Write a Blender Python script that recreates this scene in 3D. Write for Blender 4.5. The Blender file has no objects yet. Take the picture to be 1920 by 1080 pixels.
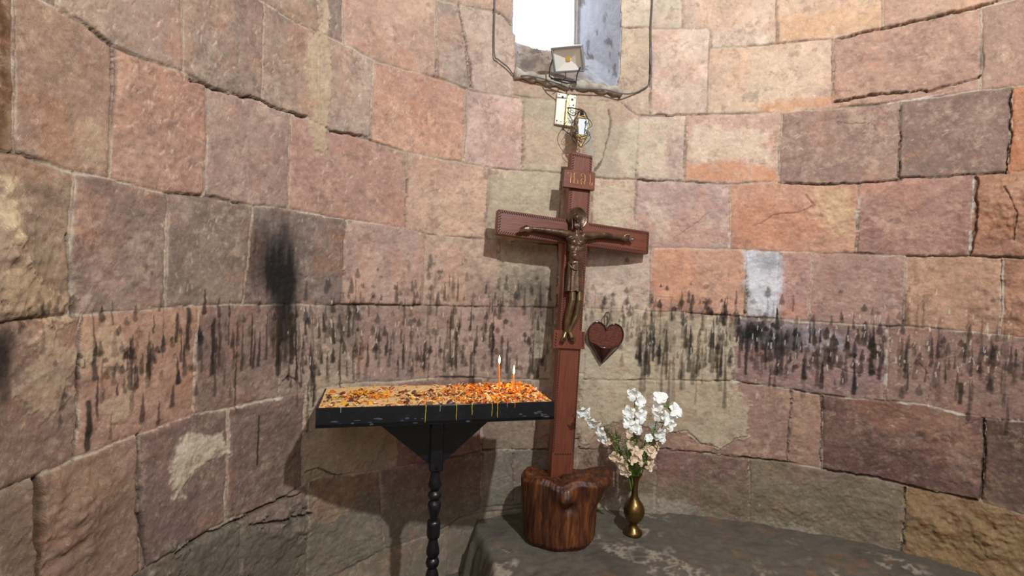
import bpy, math, random
import numpy as np
from mathutils import Vector, Matrix
PI = math.pi
random.seed(7)
SC = bpy.context.scene
COL = SC.collection

# ------------------------------------------------------------------ camera
EYE = np.array([0.0, 0.0, 1.5]); F = 950.0
PITCH, ROLL = math.radians(-1.2), math.radians(2.1)
fw = np.array([0, math.cos(PITCH), math.sin(PITCH)])
up0 = np.array([0, -math.sin(PITCH), math.cos(PITCH)])
rt0 = np.array([1.0, 0, 0])
rt = math.cos(ROLL)*rt0 + math.sin(ROLL)*up0
upv = -math.sin(ROLL)*rt0 + math.cos(ROLL)*up0
cd = bpy.data.cameras.new('camera'); cam = bpy.data.objects.new('camera', cd); COL.objects.link(cam)
cd.sensor_width = 36; cd.lens = 36*F/1920; cd.clip_start = 0.02
cam.matrix_world = Matrix(((rt[0], upv[0], -fw[0], EYE[0]), (rt[1], upv[1], -fw[1], EYE[1]), (rt[2], upv[2], -fw[2], EYE[2]), (0, 0, 0, 1)))
SC.camera = cam
# ------------------------------------------------------------------ light
SC.view_settings.view_transform = 'Standard'; SC.view_settings.look = 'None'
SC.view_settings.gamma = 1; SC.view_settings.exposure = 0.07
w = bpy.data.worlds.new('world'); SC.world = w; w.use_nodes = True
bg = w.node_tree.nodes['Background']; bg.inputs[0].default_value = (1.0, .86, .74, 1); bg.inputs[1].default_value = .29
def area_light(name, loc, target, size, power, color):
    ld = bpy.data.lights.new(name, 'AREA'); ld.shape = 'DISK'; ld.size = size; ld.energy = power; ld.color = color
    o = bpy.data.objects.new(name, ld); COL.objects.link(o); o.location = loc
    o.rotation_euler = (Vector(target)-Vector(loc)).to_track_quat('-Z', 'Y').to_euler()
    return o
area_light('nave_lamp', (1.25, -.35, 3.75), (.45, 2.6, 1.6), .10, 126, (.95, .98, 1.0))
area_light('nave_daylight', (-.2, -1.6, 2.9), (.2, 2.4, 1.5), 1.4, 26, (.90, .95, 1.0))

# ------------------------------------------------------------------ helpers
def s2l(c):
    c = np.asarray(c, float)/255.0
    return np.where(c <= .04045, c/12.92, ((c+.055)/1.055)**2.4)
def ray(px, py):
    px = np.asarray(px, float); py = np.asarray(py, float)
    a = (px-960)/F; b = -(py-540)/F
    return fw + a[..., None]*rt + b[..., None]*upv
def at(px, py, Y):
    d = ray(px, py); return EYE + d*(Y/d[..., 1])[..., None]
def project(P):
    D = P-EYE; x = D@rt; y = D@upv; z = D@fw
    z = np.where(z < 1e-3, 1e-3, z)
    return 960+F*x/z, 540-F*y/z
def hsh(i, j, seed):
    n = (i.astype(np.int64)*374761393 + j.astype(np.int64)*668265263 + seed*1274126177) & 0xffffffff
    n = ((n ^ (n >> 13))*1274126177) & 0xffffffff
    return ((n ^ (n >> 16)) & 0xffffff)/float(0xffffff)
def vn(x, y, seed=0):
    i = np.floor(x); j = np.floor(y); fx = x-i; fy = y-j
    i = i.astype(np.int64); j = j.astype(np.int64)
    fx = fx*fx*fx*(fx*(fx*6-15)+10); fy = fy*fy*fy*(fy*(fy*6-15)+10)
    a = hsh(i, j, seed); b = hsh(i+1, j, seed); c = hsh(i, j+1, seed); d = hsh(i+1, j+1, seed)
    return (a+(b-a)*fx+(c-a)*fy+(a-b-c+d)*fx*fy)*2-1
def fbm(x, y, f, octs=4, seed=0, gain=.5):
    r = 0; a = 1; t = 0
    ca, sa = .8, .6
    for o in range(octs):
        r = r + a*vn(x*f, y*f, seed+o*17); t += a; a *= gain; f *= 2.03
        x, y = ca*x-sa*y, sa*x+ca*y
    return r/t
def smooth(e0, e1, x):
    t = np.clip((x-e0)/(e1-e0), 0, 1); return t*t*(3-2*t)

def mesh_obj(name, verts, faces, mat=None, parent=None, smooth_sh=True, mats=None, mi=None):
    me = bpy.data.meshes.new(name); me.from_pydata([tuple(map(float, v)) for v in verts], [], [tuple(f) for f in faces]); 
    for m in (mats or ([mat] if mat else [])): me.materials.append(m)
    if mi is not None: me.polygons.foreach_set('material_index', np.asarray(mi, np.int32))
    if smooth_sh: me.polygons.foreach_set('use_smooth', [True]*len(me.polygons))
    me.update()
    o = bpy.data.objects.new(name, me); COL.objects.link(o)
    if parent: o.parent = parent
    return o
def big_grid(name, P, keep, mat, attrs, parent=None, uv=None):
    nr, nc = P.shape[:2]
    idx = np.arange(nr*nc).reshape(nr, nc)
    q = np.stack([idx[:-1, :-1], idx[:-1, 1:], idx[1:, 1:], idx[1:, :-1]], -1)[keep].reshape(-1, 4)
    me = bpy.data.meshes.new(name)
    me.vertices.add(nr*nc); me.vertices.foreach_set('co', P.reshape(-1).astype(np.float32))
    me.loops.add(q.size); me.loops.foreach_set('vertex_index', q.reshape(-1).astype(np.int32))
    me.polygons.add(len(q)); me.polygons.foreach_set('loop_start', (np.arange(len(q))*4).astype(np.int32))
    me.polygons.foreach_set('loop_total', np.full(len(q), 4, np.int32))
    me.polygons.foreach_set('use_smooth', np.ones(len(q), bool))
    me.update()
    for k, v in attrs.items():
        a = me.color_attributes.new(k, 'FLOAT_COLOR', 'POINT')
        c = np.ones((nr*nc, 4), np.float32); c[:, :3] = v.reshape(-1, 3); a.data.foreach_set('color', c.reshape(-1))
    if uv is not None:
        u_ = me.uv_layers.new(name='UV'); u_.data.foreach_set('uv', uv.reshape(-1, 2)[q.reshape(-1)].astype(np.float32).reshape(-1))
    me.materials.append(mat)
    o = bpy.data.objects.new(name, me); COL.objects.link(o)
    if parent: o.parent = parent
    return o
class MB:
    def __init__(s): s.v = []; s.f = []; s.m = []
    def add(s, v, f, m=0):
        b = len(s.v); s.v += [tuple(map(float, p)) for p in v]; s.f += [tuple(i+b for i in q) for q in f]; s.m += [m]*len(f)
    def box(s, c, sx, sy, sz, M=None, m=0, bev=0):
        sx /= 2; sy /= 2; sz /= 2; V = []
        b = min(bev, sx*.9, sy*.9, sz*.9)
        if b <= 0:
            V = [(x*sx, y*sy, z*sz) for z in (-1, 1) for y in (-1, 1) for x in (-1, 1)]
            Fc = [(0, 2, 3, 1), (4, 5, 7, 6), (0, 1, 5, 4), (2, 6, 7, 3), (0, 4, 6, 2), (1, 3, 7, 5)]
        else:
            def ring(hx, hy, z): return [(-hx+b, -hy, z), (hx-b, -hy, z), (hx, -hy+b, z), (hx, hy-b, z), (hx-b, hy, z), (-hx+b, hy, z), (-hx, hy-b, z), (-hx, -hy+b, z)]
            def ring2(z): return [(-sx+b, -sy+b, z), (sx-b, -sy+b, z), (sx-b, -sy+b, z), (sx-b, sy-b, z), (sx-b, sy-b, z), (-sx+b, sy-b, z), (-sx+b, sy-b, z), (-sx+b, -sy+b, z)]
            V = ring2(-sz)+ring(sx, sy, -sz+b)+ring(sx, sy, sz-b)+ring2(sz)
            Fc = [tuple(range(7, -1, -1)), tuple(range(24, 32))]
            for r in range(3):
                for i in range(8): j = (i+1) % 8; Fc.append((r*8+i, r*8+j, r*8+8+j, r*8+8+i))
        P = [Vector(v) for v in V]
        if M is not None: P = [M@p for p in P]
        s.add([p+Vector(c) for p in P], Fc, m)
    def tube(s, pts, r, n=8, m=0, cap=True, flat=1.0):
        pts = [Vector(p) for p in pts]; N = len(pts)
        rs = r if hasattr(r, '__len__') else [r]*N
        prev = None; V = []
        for i, p in enumerate(pts):
            t = (pts[min(i+1, N-1)]-pts[max(i-1, 0)]).normalized() if N > 1 else Vector((0, 0, 1))
            if prev is None:
                a = Vector((0, 0, 1)) if abs(t.z) < .9 else Vector((1, 0, 0))
                x = t.cross(a).normalized()
            else:
                x = (prev - t*prev.dot(t))
                x = x.normalized() if x.length > 1e-6 else t.orthogonal().normalized()
            prev = x; y = t.cross(x)
            for k in range(n):
                a = 2*PI*k/n; V.append(p + x*math.cos(a)*rs[i] + y*math.sin(a)*rs[i]*flat)
        Fc = []
        for i in range(N-1):
            for k in range(n):
                l = (k+1) % n; Fc.append((i*n+k, i*n+l, i*n+n+l, i*n+n+k))
        if cap: Fc += [tuple(range(n-1, -1, -1)), tuple(range((N-1)*n, N*n))]
        s.add(V, Fc, m)
    def lathe(s, prof, n=32, c=(0, 0, 0), m=0, M=None):
        V = []; c = Vector(c)
        for r, z in prof:
            for k in range(n):
                p = Vector((r*math.cos(2*PI*k/n), r*math.sin(2*PI*k/n), z))
                if M is not None: p = M@p
                V.append(c+p)
        Fc = []
        for i in range(len(prof)-1):
            for k in range(n):
                l = (k+1) % n; Fc.append((i*n+k, i*n+l, i*n+n+l, i*n+n+k))
        Fc += [tuple(range(n-1, -1, -1)), tuple(range((len(prof)-1)*n, len(prof)*n))]
        s.add(V, Fc, m)
    def ell(s, c, rx, ry, rz, n=14, M=None, m=0):
        prof = []; V = []; c = Vector(c); rings = max(6, n//2)
        for i in range(rings+1):
            a = PI*i/rings - PI/2
            for k in range(n):
                p = Vector((rx*math.cos(a)*math.cos(2*PI*k/n), ry*math.cos(a)*math.sin(2*PI*k/n), rz*math.sin(a)))
                if M is not None: p = M@p
                V.append(c+p)
        Fc = []
        for i in range(rings):
            for k in range(n):
                l = (k+1) % n; Fc.append((i*n+k, i*n+l, i*n+n+l, i*n+n+k))
        s.add(V, Fc, m)
    def prism(s, poly, d, m=0, M=None, c=(0, 0, 0), axis='y'):
        n = len(poly); V = []
        for t in (0, d):
            for a, b in poly:
                p = Vector((a, t, b)) if axis == 'y' else Vector((a, b, t))
                if M is not None: p = M@p
                V.append(Vector(c)+p)
        Fc = [tuple(range(n)), tuple(range(2*n-1, n-1, -1))]+[(i, i+n, (i+1) % n+n, (i+1) % n) for i in range(n)]
        s.add(V, Fc, m)
    def build(s, name, mat, parent=None, sm=False, mats=None):
        o = mesh_obj(name, s.v, s.f, mat, parent, sm, mats, s.m if mats else None)
        return o
def soft(o, ang=40):
    me = o.data
    me.polygons.foreach_set('use_smooth', [True]*len(me.polygons))
    if hasattr(me, 'set_sharp_from_angle'): me.set_sharp_from_angle(angle=math.radians(ang))
    return o
def tag(o, label=None, cat=None, group=None, kind=None):
    if label: o['label'] = label
    if cat: o['category'] = cat
    if group: o['group'] = group
    if kind: o['kind'] = kind
    return o
def empty(name, M=None, loc=None):
    o = bpy.data.objects.new(name, None); COL.objects.link(o); o.empty_display_size = .05
    if M is not None: o.matrix_world = M
    if loc is not None: o.location = loc
    return o
def curve_pts(pts, n=8):
    pts = [Vector(p) for p in pts]; out = []
    for i in range(len(pts)-1):
        p0 = pts[max(i-1, 0)]; p1 = pts[i]; p2 = pts[i+1]; p3 = pts[min(i+2, len(pts)-1)]
        for k in range(n):
            t = k/n
            out.append(.5*((2*p1)+(p2-p0)*t+(2*p0-5*p1+4*p2-p3)*t*t+(3*p1-p0-3*p2+p3)*t**3))
    out.append(pts[-1]); return out

# ------------------------------------------------------------------ materials
def mat(name, color, rough=.6, metal=0, noise=None, bump=0, bscale=60, stretch=(1, 1, 1), spec=None, coat=0, emit=None, trans=0, sub=0, detail=6):
    """noise = (scale, second colour, low, high)"""
    m = bpy.data.materials.new(name); m.use_nodes = True; nt = m.node_tree; N = nt.nodes; L = nt.links
    b = N['Principled BSDF']; c = s2l(color)
    b.inputs['Base Color'].default_value = (*c, 1); b.inputs['Roughness'].default_value = rough; b.inputs['Metallic'].default_value = metal
    if spec is not None: b.inputs['Specular IOR Level'].default_value = spec
    if coat: b.inputs['Coat Weight'].default_value = coat; b.inputs['Coat Roughness'].default_value = .15
    if trans: b.inputs['Transmission Weight'].default_value = trans
    if sub: b.inputs['Subsurface Weight'].default_value = sub; b.inputs['Subsurface Scale'].default_value = .01
    if emit: b.inputs['Emission Color'].default_value = (*s2l(emit[0]), 1); b.inputs['Emission Strength'].default_value = emit[1]
    tc = N.new('ShaderNodeTexCoord'); mp = N.new('ShaderNodeMapping'); mp.inputs['Scale'].default_value = stretch
    L.new(tc.outputs['Object'], mp.inputs['Vector'])
    if noise:
        n = N.new('ShaderNodeTexNoise'); n.inputs['Scale'].default_value = noise[0]; n.inputs['Detail'].default_value = detail; n.inputs['Roughness'].default_value = .6
        r = N.new('ShaderNodeValToRGB'); r.color_ramp.elements[0].position = noise[2]; r.color_ramp.elements[1].position = noise[3]
        r.color_ramp.elements[0].color = (*c, 1); r.color_ramp.elements[1].color = (*s2l(noise[1]), 1)
        L.new(mp.outputs[0], n.inputs['Vector']); L.new(n.outputs['Fac'], r.inputs['Fac']); L.new(r.outputs['Color'], b.inputs['Base Color'])
    if bump:
        n2 = N.new('ShaderNodeTexNoise'); n2.inputs['Scale'].default_value = bscale; n2.inputs['Detail'].default_value = 5
        bp = N.new('ShaderNodeBump'); bp.inputs['Strength'].default_value = bump; bp.inputs['Distance'].default_value = .004
        L.new(mp.outputs[0], n2.inputs['Vector']); L.new(n2.outputs['Fac'], bp.inputs['Height']); L.new(bp.outputs['Normal'], b.inputs['Normal'])
    return m
def stone_mat(name, rough=.85, var=.22, bscale=55, bstr=.5, tool=False):
    m = bpy.data.materials.new(name); m.use_nodes = True; nt = m.node_tree; N = nt.nodes; L = nt.links
    b = N['Principled BSDF']; b.inputs['Roughness'].default_value = rough; b.inputs['Specular IOR Level'].default_value = .25
    a = N.new('ShaderNodeVertexColor'); a.layer_name = 'Col'
    tc = N.new('ShaderNodeTexCoord')
    def noise(s, d, r=.65):
        n = N.new('ShaderNodeTexNoise'); n.inputs['Scale'].default_value = s; n.inputs['Detail'].default_value = d; n.inputs['Roughness'].default_value = r
        L.new(tc.outputs['Object'], n.inputs['Vector']); return n
    def math_(op, x, y):
        q = N.new('ShaderNodeMath'); q.operation = op
        for i, v in enumerate((x, y)):
            if isinstance(v, (int, float)): q.inputs[i].default_value = v
            else: L.new(v, q.inputs[i])
        return q.outputs[0]
    n1 = noise(26, 8, .7); n2 = noise(190, 4, .7)
    s = math_('ADD', math_('MULTIPLY', math_('SUBTRACT', n1.outputs['Fac'], .5), var*3), math_('MULTIPLY', math_('SUBTRACT', n2.outputs['Fac'], .5), var*2))
    s = math_('ADD', s, 1.0)
    marks = None
    if tool:
        for ai, (rot, thr, mseed) in enumerate(((62, .66, 3.0), (115, .68, 9.0), (35, .70, 15.0))):
            mp = N.new('ShaderNodeMapping'); mp.inputs['Rotation'].default_value = (0, 0, math.radians(rot)); L.new(tc.outputs['UV'], mp.inputs[0])
            mp2 = N.new('ShaderNodeMapping'); mp2.inputs['Scale'].default_value = (42, 330, 1); mp2.inputs['Location'].default_value = (mseed, mseed, 0); L.new(mp.outputs[0], mp2.inputs[0])
            nn_ = N.new('ShaderNodeTexNoise'); nn_.inputs['Scale'].default_value = 1; nn_.inputs['Detail'].default_value = 1; L.new(mp2.outputs[0], nn_.inputs['Vector'])
            mk = N.new('ShaderNodeTexNoise'); mk.inputs['Scale'].default_value = 2.6; mk.inputs['Detail'].default_value = 2
            mp3 = N.new('ShaderNodeMapping'); mp3.inputs['Location'].default_value = (mseed*7, 0, 0); L.new(tc.outputs['UV'], mp3.inputs[0]); L.new(mp3.outputs[0], mk.inputs['Vector'])
            def mrange(v, lo, hi_):
                q = N.new('ShaderNodeMapRange'); q.interpolation_type = 'SMOOTHSTEP'; q.inputs['From Min'].default_value = lo; q.inputs['From Max'].default_value = hi_; L.new(v, q.inputs['Value']); return q.outputs[0]
            k_ = math_('MULTIPLY', mrange(nn_.outputs['Fac'], thr-.04, thr+.03), mrange(mk.outputs['Fac'], .42, .56))
            marks = k_ if marks is None else math_('MAXIMUM', marks, k_)
        s = math_('ADD', s, math_('MULTIPLY', marks, .38))
    mx = N.new('ShaderNodeVectorMath'); mx.operation = 'SCALE'
    def ramp_(v, lo, hi_):
        q = N.new('ShaderNodeMapRange'); q.interpolation_type = 'SMOOTHSTEP'; q.inputs['From Min'].default_value = lo; q.inputs['From Max'].default_value = hi_; L.new(v, q.inputs['Value']); return q.outputs[0]
    def mixto(src, fac, c):
        q = N.new('ShaderNodeMix'); q.data_type = 'RGBA'; L.new(fac, q.inputs[0]); L.new(src, q.inputs[6]); q.inputs[7].default_value = (*s2l(c), 1); return q.outputs[2]
    src = a.outputs['Color']
    if tool:
        sp_ = N.new('ShaderNodeSeparateColor'); L.new(src, sp_.inputs[0]); cl = ramp_(sp_.outputs[0], .06, .22)
        n5 = noise(44, 10, .78); n6 = noise(95, 6, .7); n7 = noise(9, 9, .75)
        src = mixto(src, math_('MULTIPLY', ramp_(n5.outputs['Fac'], .50, .70), math_('MULTIPLY', cl, .34)), (206, 182, 156))
        src = mixto(src, math_('MULTIPLY', ramp_(n7.outputs['Fac'], .54, .68), math_('MULTIPLY', cl, .24)), (176, 112, 80))
        src = mixto(src, math_('MULTIPLY', ramp_(n6.outputs['Fac'], .60, .70), .55), (92, 70, 58))
    L.new(src, mx.inputs[0]); L.new(s, mx.inputs['Scale']); L.new(mx.outputs[0], b.inputs['Base Color'])
    n3 = noise(bscale, 8, .6); n4 = noise(bscale*5, 4, .6)
    h = math_('ADD', n3.outputs['Fac'], math_('MULTIPLY', n4.outputs['Fac'], .35))
    if marks is not None: h = math_('SUBTRACT', h, math_('MULTIPLY', marks, .5))
    bp = N.new('ShaderNodeBump'); bp.inputs['Strength'].default_value = bstr; bp.inputs['Distance'].default_value = .006
    L.new(h, bp.inputs['Height']); L.new(bp.outputs['Normal'], b.inputs['Normal'])
    return m
M_stone = stone_mat('sandstone', var=.26, bstr=.45, tool=True)
M_floor = stone_mat('floor_stone', .55, .3, 22, .7)
M_plaster = stone_mat('reveal_plaster', .9, .22, 40, .8)
M_wood = mat('carved_wood', (118, 62, 42), .42, noise=(14, (84, 42, 30), .3, .75), bump=.15, bscale=40, stretch=(6, 6, .6), coat=.15)
M_groove = mat('carved_groove', (30, 14, 11), .8)
M_stump = None
M_bronze = mat('bronze', (116, 90, 72), .30, metal=.55, noise=(22, (58, 42, 32), .3, .7), bump=.2, bscale=120)
M_bronze_worn = mat('worn_bronze', (112, 94, 62), .32, metal=.55, noise=(30, (74, 58, 38), .35, .7))
M_brass = mat('aged_brass', (138, 112, 66), .3, metal=.9, noise=(18, (84, 64, 40), .35, .75), bump=.1, bscale=90)
M_gold = mat('gilt', (205, 160, 82), .35, metal=.75)
M_black = mat('black_paint', (15, 16, 20), .33, noise=(26, (34, 38, 46), .5, .9), bump=.08, bscale=30)
M_sand = mat('sand', (222, 186, 130), .95, noise=(45, (200, 158, 104), .35, .7), bump=.6, bscale=260)
M_cable = mat('grey_cable', (92, 90, 90), .6)
M_white = mat('white_sheet_metal', (214, 212, 196), .45, noise=(20, (196, 190, 170), .4, .8))
M_dark = mat('dark_iron', (38, 32, 30), .5, metal=.4)

# ------------------------------------------------------------------ wall plan
K = 342.0
plan_px = [(0, 310), (100, 281), (200, 255), (290, 234), (380, 211), (470, 190), (560, 170), (680, 153), (800, 141), (900, 133), (1000, 127.5), (1100, 125), (1200, 124), (1325, 126), (1450, 129), (1575, 134), (1700, 140.5), (1800, 147), (1900, 155)]
PL = [(-1.16, -.6), (-1.17, -.2), (-1.165, .2), (-1.15, .6), (-1.135, .85)]
for x, s in plan_px:
    Y = K/s; PL.append(((x-960)/F*Y, Y))
PL += [(2.36, 1.98), (2.5, 1.65), (2.58, 1.25), (2.62, .8), (2.64, .3), (2.64, -.6)]
PLc = np.array([[p.x, p.y] for p in curve_pts([(x, y, 0) for x, y in PL], 10)])
for _ in range(60): PLc[1:-1] = PLc[1:-1]*.5+.25*(PLc[:-2]+PLc[2:])
PLS = np.concatenate([[0], np.cumsum(np.hypot(*np.diff(PLc, axis=0).T))])
def plan_at(s):
    x = np.interp(s, PLS, PLc[:, 0]); y = np.interp(s, PLS, PLc[:, 1])
    e = .04
    tx = np.interp(s+e, PLS, PLc[:, 0])-np.interp(s-e, PLS, PLc[:, 0]); ty = np.interp(s+e, PLS, PLc[:, 1])-np.interp(s-e, PLS, PLc[:, 1])
    l = np.hypot(tx, ty)+1e-9
    return x, y, ty/l, -tx/l     # normal into the room
PANG = np.arctan2(PLc[:, 0], PLc[:, 1])      # azimuth from the eye, rising along the plan
def W(px, py):
    """image point -> (arc length, height) on the wall"""
    d = ray(px, py); az = np.arctan2(d[..., 0], d[..., 1])
    s = np.interp(az, PANG, PLS)
    x, y, _, _ = plan_at(s)
    t = np.hypot(x, y)/np.hypot(d[..., 0], d[..., 1])
    return s, EYE[2]+t*d[..., 2]
def wall_pt(px, py, off=0.0):
    s, z = W(np.float64(px), np.float64(py)); x, y, nx, ny = plan_at(s)
    return Vector((float(x+nx*off), float(y+ny*off), float(z)))

# ------------------------------------------------------------------ traced masonry
A_ = [(-200, -160), (-60, -85), (80, 0), (160, 45), (215, 90), (260, 108), (340, 132), (390, 160), (490, 190), (545, 215), (575, 220), (620, 245), (690, 260), (760, 285), (815, 295), (870, 305), (920, 315), (1055, 325), (1110, 332), (1192, 337), (1285, 340), (1365, 345), (1460, 341), (1540, 345), (1610, 343), (1685, 335), (1820, 327), (1885, 325), (1990, 308)]
B_ = [(-200, 225), (-60, 272), (0, 287), (35, 292), (135, 325), (205, 334), (310, 361), (385, 367), (475, 385), (540, 392), (640, 411), (760, 429), (795, 437), (930, 450), (1050, 458), (1110, 462), (1220, 465), (1365, 467), (1460, 472), (1605, 475), (1700, 480), (1815, 480), (1990, 486)]
C_ = [(-200, 640), (-60, 615), (30, 602), (135, 590), (200, 589), (370, 575), (460, 572), (530, 572), (640, 571), (800, 573), (1040, 577), (1100, 580), (1200, 583), (1375, 592), (1555, 605), (1660, 612), (1695, 612), (1830, 622), (1920, 632), (1990, 640)]
D_ = [(-200, 1010), (-60, 950), (0, 922), (60, 895), (142, 860), (260, 817), (370, 777), (430, 765), (530, 745), (580, 737), (640, 722), (700, 718), (830, 708), (1000, 712), (1180, 712), (1375, 715), (1485, 730), (1540, 740), (1660, 752), (1735, 760), (1845, 785), (1920, 790), (1990, 800)]
E_ = [(-200, 1380), (-60, 1290), (150, 1140), (270, 1066), (325, 1030), (430, 975), (530, 937), (572, 905), (600, 893), (662, 889), (743, 876), (800, 870), (902, 844), (1008, 842), (1250, 842), (1360, 855), (1480, 867), (1545, 880), (1660, 900), (1700, 910), (1830, 937), (1920, 965), (1990, 985)]
G_ = [(-200, -520), (-60, -400), (300, -110), (480, -5), (560, 45), (645, 82), (705, 115), (820, 145), (885, 170), (965, 183), (1050, 190), (1160, 188), (1195, 215), (1310, 215), (1460, 211), (1560, 205), (1590, 200), (1690, 190), (1760, 182), (1830, 170), (1900, 162), (1990, 150)]
H_ = [(400, -260), (640, -90), (810, -2), (860, 8), (920, 20), (962, 45)]
Hr = [(1160, 52), (1328, 54), (1332, 90), (1385, 88), (1455, 80), (1560, 72), (1655, 52), (1750, 35), (1840, 15), (1990, -25)]
I_ = [(400, -460), (640, -260), (962, -150)]
Ir = [(1160, -70), (1400, -75), (1655, -90), (1990, -170)]
Ff = [(-200, 1800), (300, 1330), (560, 1110), (720, 1030), (800, 1005), (905, 950), (1035, 945), (1075, 960), (1205, 970), (1400, 997), (1470, 1015), (1690, 1064), (1990, 1160)]
def seg(cv, x0, x1):
    xs = [p[0] for p in cv]; ys = [p[1] for p in cv]
    out = [(x0, float(np.interp(x0, xs, ys)))]+[p for p in cv if x0+1 < p[0] < x1-1]+[(x1, float(np.interp(x1, xs, ys)))]
    return out
ROWS = [
 (I_, H_, [(400, 400), (640, 700), (962, 962)], [(165, 132, 112), (182, 146, 124)]),
 (H_, G_, [(400, 470), (590, 602), (640, 645), (818, 820), (862, 886), (962, 965)], [(150, 124, 104), (135, 112, 98), (184, 142, 118), (154, 128, 116), (176, 146, 130)]),
 (G_, A_, [(-200, -200), (110, 110), (342, 342), (500, 492), (598, 598), (703, 695), (876, 870), (982, 980), (1055, 1055)],
  [(150, 120, 96), (165, 134, 112), (140, 114, 100), (146, 118, 102), (160, 132, 116), (186, 132, 104), (188, 148, 136), (178, 154, 128)]),
 (A_, B_, [(-200, -200), (30, 28), (215, 205), (386, 385), (545, 540), (766, 760), (917, 910), (1055, 1050)],
  [(150, 112, 76), (160, 120, 94), (170, 124, 102), (158, 124, 110), (172, 126, 108), (186, 144, 118), (176, 152, 124)]),
 (B_, C_, [(-200, -200), (136, 129), (316, 311), (476, 458), (650, 642), (797, 790), (935, 935), (1050, 1045)],
  [(150, 120, 92), (142, 112, 98), (130, 106, 92), (122, 102, 92), (170, 134, 120), (172, 138, 118), (158, 138, 114)]),
 (C_, D_, [(-200, -200), (151, 143), (373, 365), (531, 524), (670, 668), (998, 998), (1040, 1035)],
  [(138, 104, 84), (172, 124, 94), (130, 98, 88), (146, 120, 106), (158, 126, 112), (156, 136, 114)]),
 (D_, E_, [(-200, -200), (60, 70), (262, 262), (428, 425), (572, 566), (745, 743), (905, 903), (1000, 1005), (1040, 1030)],
  [(132, 102, 80), (146, 108, 82), (126, 94, 84), (124, 94, 80), (166, 138, 110), (138, 100, 88), (148, 122, 102), (150, 126, 108)]),
 (E_, Ff, [(-200, -200), (452, 440), (575, 575), (713, 720), (905, 902), (1040, 1035)],
  [(104, 90, 74), (116, 94, 76), (108, 88, 72), (118, 92, 80), (128, 114, 96)]),
 (Ir, Hr, [(1160, 1160), (1278, 1278), (1457, 1457), (1655, 1655), (1990, 1990)], [(196, 172, 146), (202, 168, 144), (206, 164, 132), (190, 146, 116)]),
 (Hr, G_, [(1160, 1160), (1221, 1220), (1331, 1325), (1561, 1560), (1842, 1836), (1990, 1990)], [(184, 154, 128), (206, 172, 152), (206, 168, 138), (176, 130, 106), (168, 128, 106)]),
 (G_, A_, [(1120, 1112), (1200, 1192), (1287, 1284), (1464, 1459), (1689, 1684), (1898, 1890), (1990, 1990)], [(184, 158, 132), (192, 162, 142), (196, 152, 130), (150, 112, 97), (136, 104, 90), (188, 112, 62)]),
 (A_, B_, [(1108, 1106), (1193, 1190), (1368, 1366), (1611, 1605), (1826, 1817), (1990, 1990)], [(196, 158, 132), (184, 146, 134), (190, 128, 98), (158, 108, 94), (162, 102, 66)]),
 (B_, C_, [(1102, 1098), (1222, 1218), (1400, 1398), (1461, 1458), (1523, 1517), (1701, 1693), (1878, 1877), (1990, 1990)], [(188, 158, 138), (200, 142, 110), (186, 174, 178), (186, 134, 120), (168, 124, 108), (180, 130, 98), (166, 110, 78)]),
 (C_, D_, [(1098, 1092), (1375, 1374), (1666, 1660), (1990, 1990)], [(180, 150, 122), (148, 110, 104), (142, 102, 90)]),
 (D_, E_, [(1090, 1085), (1484, 1478), (1542, 1541), (1849, 1840), (1990, 1990)], [(160, 118, 98), (166, 122, 96), (112, 74, 66), (100, 68, 58)]),
 (E_, Ff, [(1085, 1070), (1230, 1225), (1406, 1403), (1701, 1690), (1990, 1990)], [(132, 100, 84), (128, 92, 80), (126, 106, 84), (142, 100, 56)]),
]
HOLE = [(962, -270), (961, 60), (966, 100), (966, 132), (1000, 143), (1060, 152), (1110, 158), (1155, 170), (1162, 140), (1166, 60), (1158, -270)]

# grid
s0, _ = W(np.float64(-25), np.float64(540)); s1, _ = W(np.float64(1945), np.float64(540))
fine = [float(W(np.float64(x), np.float64(540))[0]) for x in np.arange(-25, 1946, 1.65)]
svals = np.array(list(np.arange(0, s0-.012, .02))+fine+list(np.arange(s1+.02, PLS[-1], .02))+[PLS[-1]])
zvals = np.array(list(np.arange(-.05, .2, .02))+list(np.arange(.2, 3.08, .0042))+list(np.arange(3.09, 4.3, .02)))
S, Z = np.meshgrid(svals, zvals)
gx, gy, gnx, gny = plan_at(S)
PX, PY = project(np.stack([gx, gy, Z], -1))
front = gy > .3
nr, nc = S.shape
wS = S+.006*fbm(S, Z, 9, 3, 3)+.0025*fbm(S, Z, 45, 2, 4)
wZ = Z+.006*fbm(S, Z, 8, 3, 11)+.0025*fbm(S, Z, 45, 2, 12)

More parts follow.
